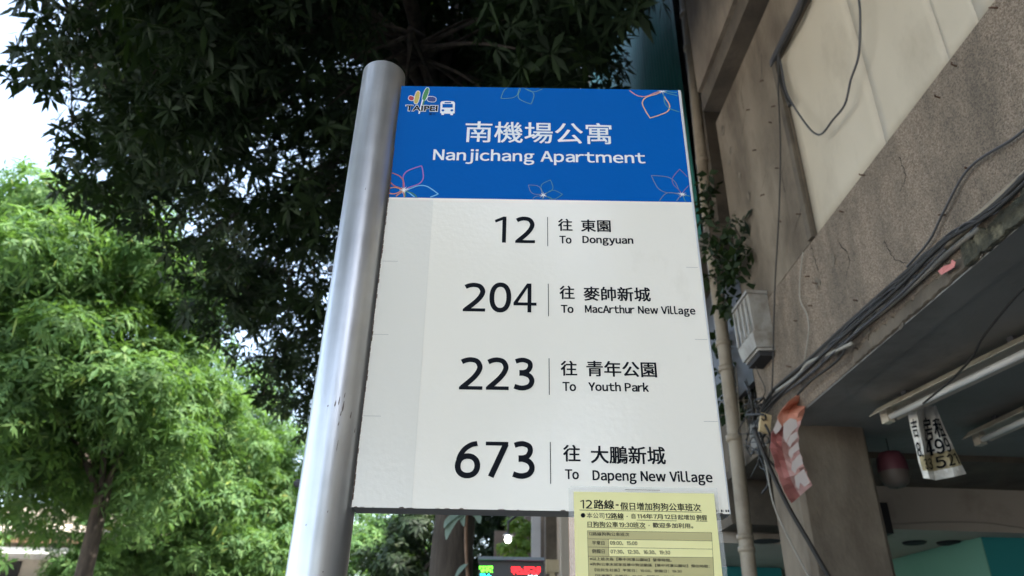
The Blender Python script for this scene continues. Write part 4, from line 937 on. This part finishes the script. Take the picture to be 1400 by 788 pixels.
# crown beyond the frame: above and behind the camera, over the road
for k in range(420):
    x = random.uniform(-7.5, 1.2); y = random.uniform(-4, 12); z = random.uniform(4.6, 8.8)
    q = Vector((x, y, z)); dd = Vector((x, y, z))
    dep_ = dd.dot(fw)
    if dep_ > 0:
        px = 700+FPX*dd.dot(RT)/dep_; py = 394-FPX*dd.dot(UP)/dep_
        if -100 < px < 1500 and -90 < py < 860: continue
        if -420 < px < 30 and py > -150: continue
    if math.hypot((x+3)/5.5, (y-3.5)/8.5) > 1: continue
    cent.append(CAM+q); rad.append(random.uniform(.6, .9))
def dens(c):
    q = Vector(c)-CAM; dp_ = q.dot(fw)
    side = (c[0]+1.2)/-3.8                             # the street side of the crown is thinner
    return 200 if side < .1 else (160 if side < .6 else 120)
parts_ = [clump_whorls([c], [r_], dens(c)*(2.2 if r_ < .345 else 1), .35) for c, r_ in zip(cent, rad)]
C1 = np.concatenate([p[0] for p in parts_]); A1 = np.concatenate([p[1] for p in parts_])
V = whorls(C1, A1, .135, 7, .15, .135)
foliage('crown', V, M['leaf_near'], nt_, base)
print('near leaves', len(V)//4)
b = MB()
fk = on_y(598, 128, 5.2)
limb(b, [base-Vector((0, 0, .1)), base+Vector((.02, 0, 1.2)), base+Vector((-.02, .02, 2.6)), base+Vector((.03, .1, 4.2)), fk], .21, .11, 14)
tr_o = b.build('trunk', M['bark'], nt_, True)
b = MB()
tips = [on_y(560, -30, 5.0), on_y(480, 15, 5.5), on_y(640, -30, 5.5), on_y(760, 60, 6.4), on_y(420, 250, 7.5), on_y(300, 120, 7.0), on_y(160, 150, 6.4), on_y(330, 400, 9), on_y(560, 40, 3.5), Vector((-4, -1, 7.4)), Vector((-2, -3, 7.6)), Vector((-5, 3, 8))]
for tp in tips:
    mid = fk.lerp(tp, .5)+Vector((0, 0, .25)); limb(b, [fk-Vector((0, 0, .15)), mid, tp], .085, .025, 8)
for k in range(0, nin, 3):
    c = cent[k]; t_ = min(tips, key=lambda q: (q-c).length); s_ = fk.lerp(t_, random.uniform(.5, 1)); limb(b, [s_, s_.lerp(c, .5)+Vector((0, 0, .1)), c], .022, .006, 5)
b.build('branches', M['bark'], nt_, True)

# ---- street trees across the road
def street_tree(loc, h, r_, label, mat, nclump=120, per=85, leaf=.2, zb_=.32, trunk_lean=(0, 0), off=(0, 0)):
    loc = Vector(loc); t = thing('street_tree', label, 'tree', loc, 'street trees along the far kerb')
    cz = h*(1+zb_)/2; rz = h*(1-zb_)/2; cs = []; rs_ = []
    for k in range(nclump):
        d = rng.standard_normal(3); d /= np.linalg.norm(d); f_ = rng.random()**.3*rng.uniform(.78, 1.04)
        cs.append(np.array([loc.x+off[0]+d[0]*r_*f_, loc.y+off[1]+d[1]*r_*f_, cz+d[2]*rz*f_])); rs_.append(rng.uniform(.5, 1.0)*r_/4)
    C_, A_ = clump_whorls(cs, rs_, per/(r_/4)**2*1.0, .55, .7)
    V = whorls(C_, A_, leaf, 7, .0, .13)
    foliage('crown', V, mat, t, loc)
    b = MB(); top = loc+Vector((trunk_lean[0], trunk_lean[1], h*.45))
    limb(b, [loc-Vector((0, 0, .1)), loc.lerp(top, .4)+Vector((.15, 0, 0)), top], .20, .13, 10); b.build('trunk', M['bark'], t, True)
    b = MB()
    mains = [top+Vector((off[0]*.6+math.cos(a_)*r_*.28, math.sin(a_)*r_*.28, h*random.uniform(.14, .24))) for a_ in np.arange(0, 6.28, 1.05)]
    for mn in mains: limb(b, [top-Vector((0, 0, .3)), top.lerp(mn, .5)+Vector((.12, -.1, -.15)), mn], .06, .03, 7)
    for k in range(0, nclump, 9):
        c = Vector(cs[k]); mn = min(mains, key=lambda q: (q-c).length); limb(b, [mn, mn.lerp(c, .5)+Vector((0, 0, .2)), c], .03, .010, 5)
    b.build('branches', M['bark'], t, True)
    return t
street_tree((-7.7, 12.8, 0), 11.2, 3.9, 'nearest street tree filling the left edge of the picture', M['leaf_far'], 400, 150, .155, .36, (.1, 0), (-1.6, 0))
street_tree((-9.9, 22.9, 0), 11.4, 4.2, 'street tree with bright green crown just left of the steel pole', M['leaf_far'], 340, 130, .165, .15, (.2, 0))
street_tree((-11.6, 31.5, 0), 11.8, 3.6, 'yellow green street tree close beside the left side of the steel pole', M['leaf_yellow'], 200, 80, .22, .16)
street_tree((-8.3, 44, 0), 12.5, 4.6, 'distant street tree seen under the board right of the steel pole', M['leaf_far'], 170, 80, .26, .10)
street_tree((-2.0, -15, 0), 12.5, 3.9, 'unseen tree added behind the viewer along the near kerb to shape reflections in the board', M['leaf_mid'], 150, 60, .26, .46)  # out of view, added so the board mirrors dark foliage above a bright band
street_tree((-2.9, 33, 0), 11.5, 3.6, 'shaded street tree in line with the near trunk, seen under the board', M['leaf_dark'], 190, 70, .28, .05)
street_tree((-16.5, 18.5, 0), 12.0, 4.6, 'tall street tree behind the nearest one at the far left', M['leaf_far'], 190, 60, .24, .25)
# ---- climbing plant by the drainpipe
def leaf_pts(centers, k, sp_, size, wid=.3):
    C_ = np.concatenate([np.array(c)[None]+rng.normal(0, sp_, (k, 3)) for c in centers]); A_ = rng.standard_normal(C_.shape); A_[:, 2] += .3
    return whorls(C_, A_, size, 3, -.2, wid)
ip = [on_v(x, y, -.08) for x, y in ((968, 262), (965, 275), (966, 300), (972, 320), (985, 330), (998, 325), (1005, 312), (1008, 345), (1000, 360), (985, 350), (970, 345), (995, 385), (1012, 372), (975, 380), (990, 410), (1000, 430))]
iv = thing('climbing_plant', 'dark climbing plant with broad leaves growing over the drainpipe above the meter box', 'plant', on_v(985, 350, -.05))
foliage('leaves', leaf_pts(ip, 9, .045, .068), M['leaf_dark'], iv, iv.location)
b = MB()
for k in range(0, len(ip)-1): limb(b, [ip[k], ip[k].lerp(ip[k+1], .5)+NRM*.03, ip[k+1]], .006, .005, 5)
b.build('stems', M['bark'], iv, True)
gp = [on_u(x, y, 4.95) for x, y in ((1000, 470), (1010, 490), (1005, 520), (1018, 530), (1000, 550), (1020, 460), (1012, 560))]
iv2 = thing('potted_creeper', 'dull green creeper behind wire netting between drainpipe and meter box', 'plant', gp[2])
foliage('leaves', leaf_pts(gp, 22, .06, .07), M['leaf_dark'], iv2, iv2.location)
b = MB()
for k in range(7):
    b.tube([on_u(988+k*7, 450+k*3, 4.85), on_u(997+k*8, 590, 4.85)], .003, 4); b.tube([on_u(985, 460+k*18, 4.85), on_u(1040, 455+k*18, 4.85)], .003, 4)
b.build('netting', M['pvc'], iv2)
# ---- hanging stem with long pale leaves under the board
hp = on_y(637, 700, 3.3)
hs = thing('hanging_stem', 'brown hanging stem with long drooping pale leaves under the board', 'plant', hp)
b = MB(); b.tube(spline([on_y(641, 640, 3.3), on_y(638, 700, 3.3), on_y(637, 740, 3.3), on_y(640, 800, 3.3)], 5), .010, 8); b.build('stem', noisy('stem_brown', (.16, .09, .05), (.22, .13, .08), 12, .7), hs, True)
plm = leafmat('pale_leaf', (.10, .15, .12), (.16, .22, .18), (.22, .28, .24), .2)
for pts_, w_ in (([(634, 704), (622, 710), (613, 724), (610, 738)], 5), ([(636, 700), (626, 702), (612, 712), (607, 722)], 4), ([(636, 698), (632, 708), (634, 720)], 4), ([(641, 700), (652, 704), (656, 716)], 5), ([(640, 770), (630, 778), (622, 790)], 3)):
    ctr = sp2(pts_, 4); V2, F2 = ribbon(ctr, [max(.6, 2*w_*math.sin(math.pi*(i+.6)/(len(ctr)+.2))) for i in range(len(ctr))])
    mesh('leaf', [on_y(x, y, 3.3-.02*(i % 2)) for i, (x, y) in enumerate(V2)], F2, plm, hs, True)
# ---- shrub lit behind the lamp
sh = thing('small_tree', 'small sunlit green tree right behind the glowing lamp', 'tree', (on_y(705, 760, 15).x, 15, 0))
sc_ = [on_y(x, y, 15+random.uniform(-.3, .3)) for x, y in ((700, 718), (708, 712), (715, 728), (722, 722), (706, 742), (712, 758), (700, 765), (720, 745), (690, 750), (705, 785), (695, 790), (715, 800))]
Cs_, As_ = clump_whorls([np.array(c) for c in sc_], [.17]*len(sc_), 1500, .3)
foliage('crown', whorls(Cs_, As_, .09, 5, 0, .2), M['leaf_yellow'], sh, sh.location)
b = MB(); limb(b, [sh.location, sh.location+Vector((.05, 0, 1.6)), Vector(sc_[4])], .04, .02, 8); b.build('trunk', M['bark'], sh, True)
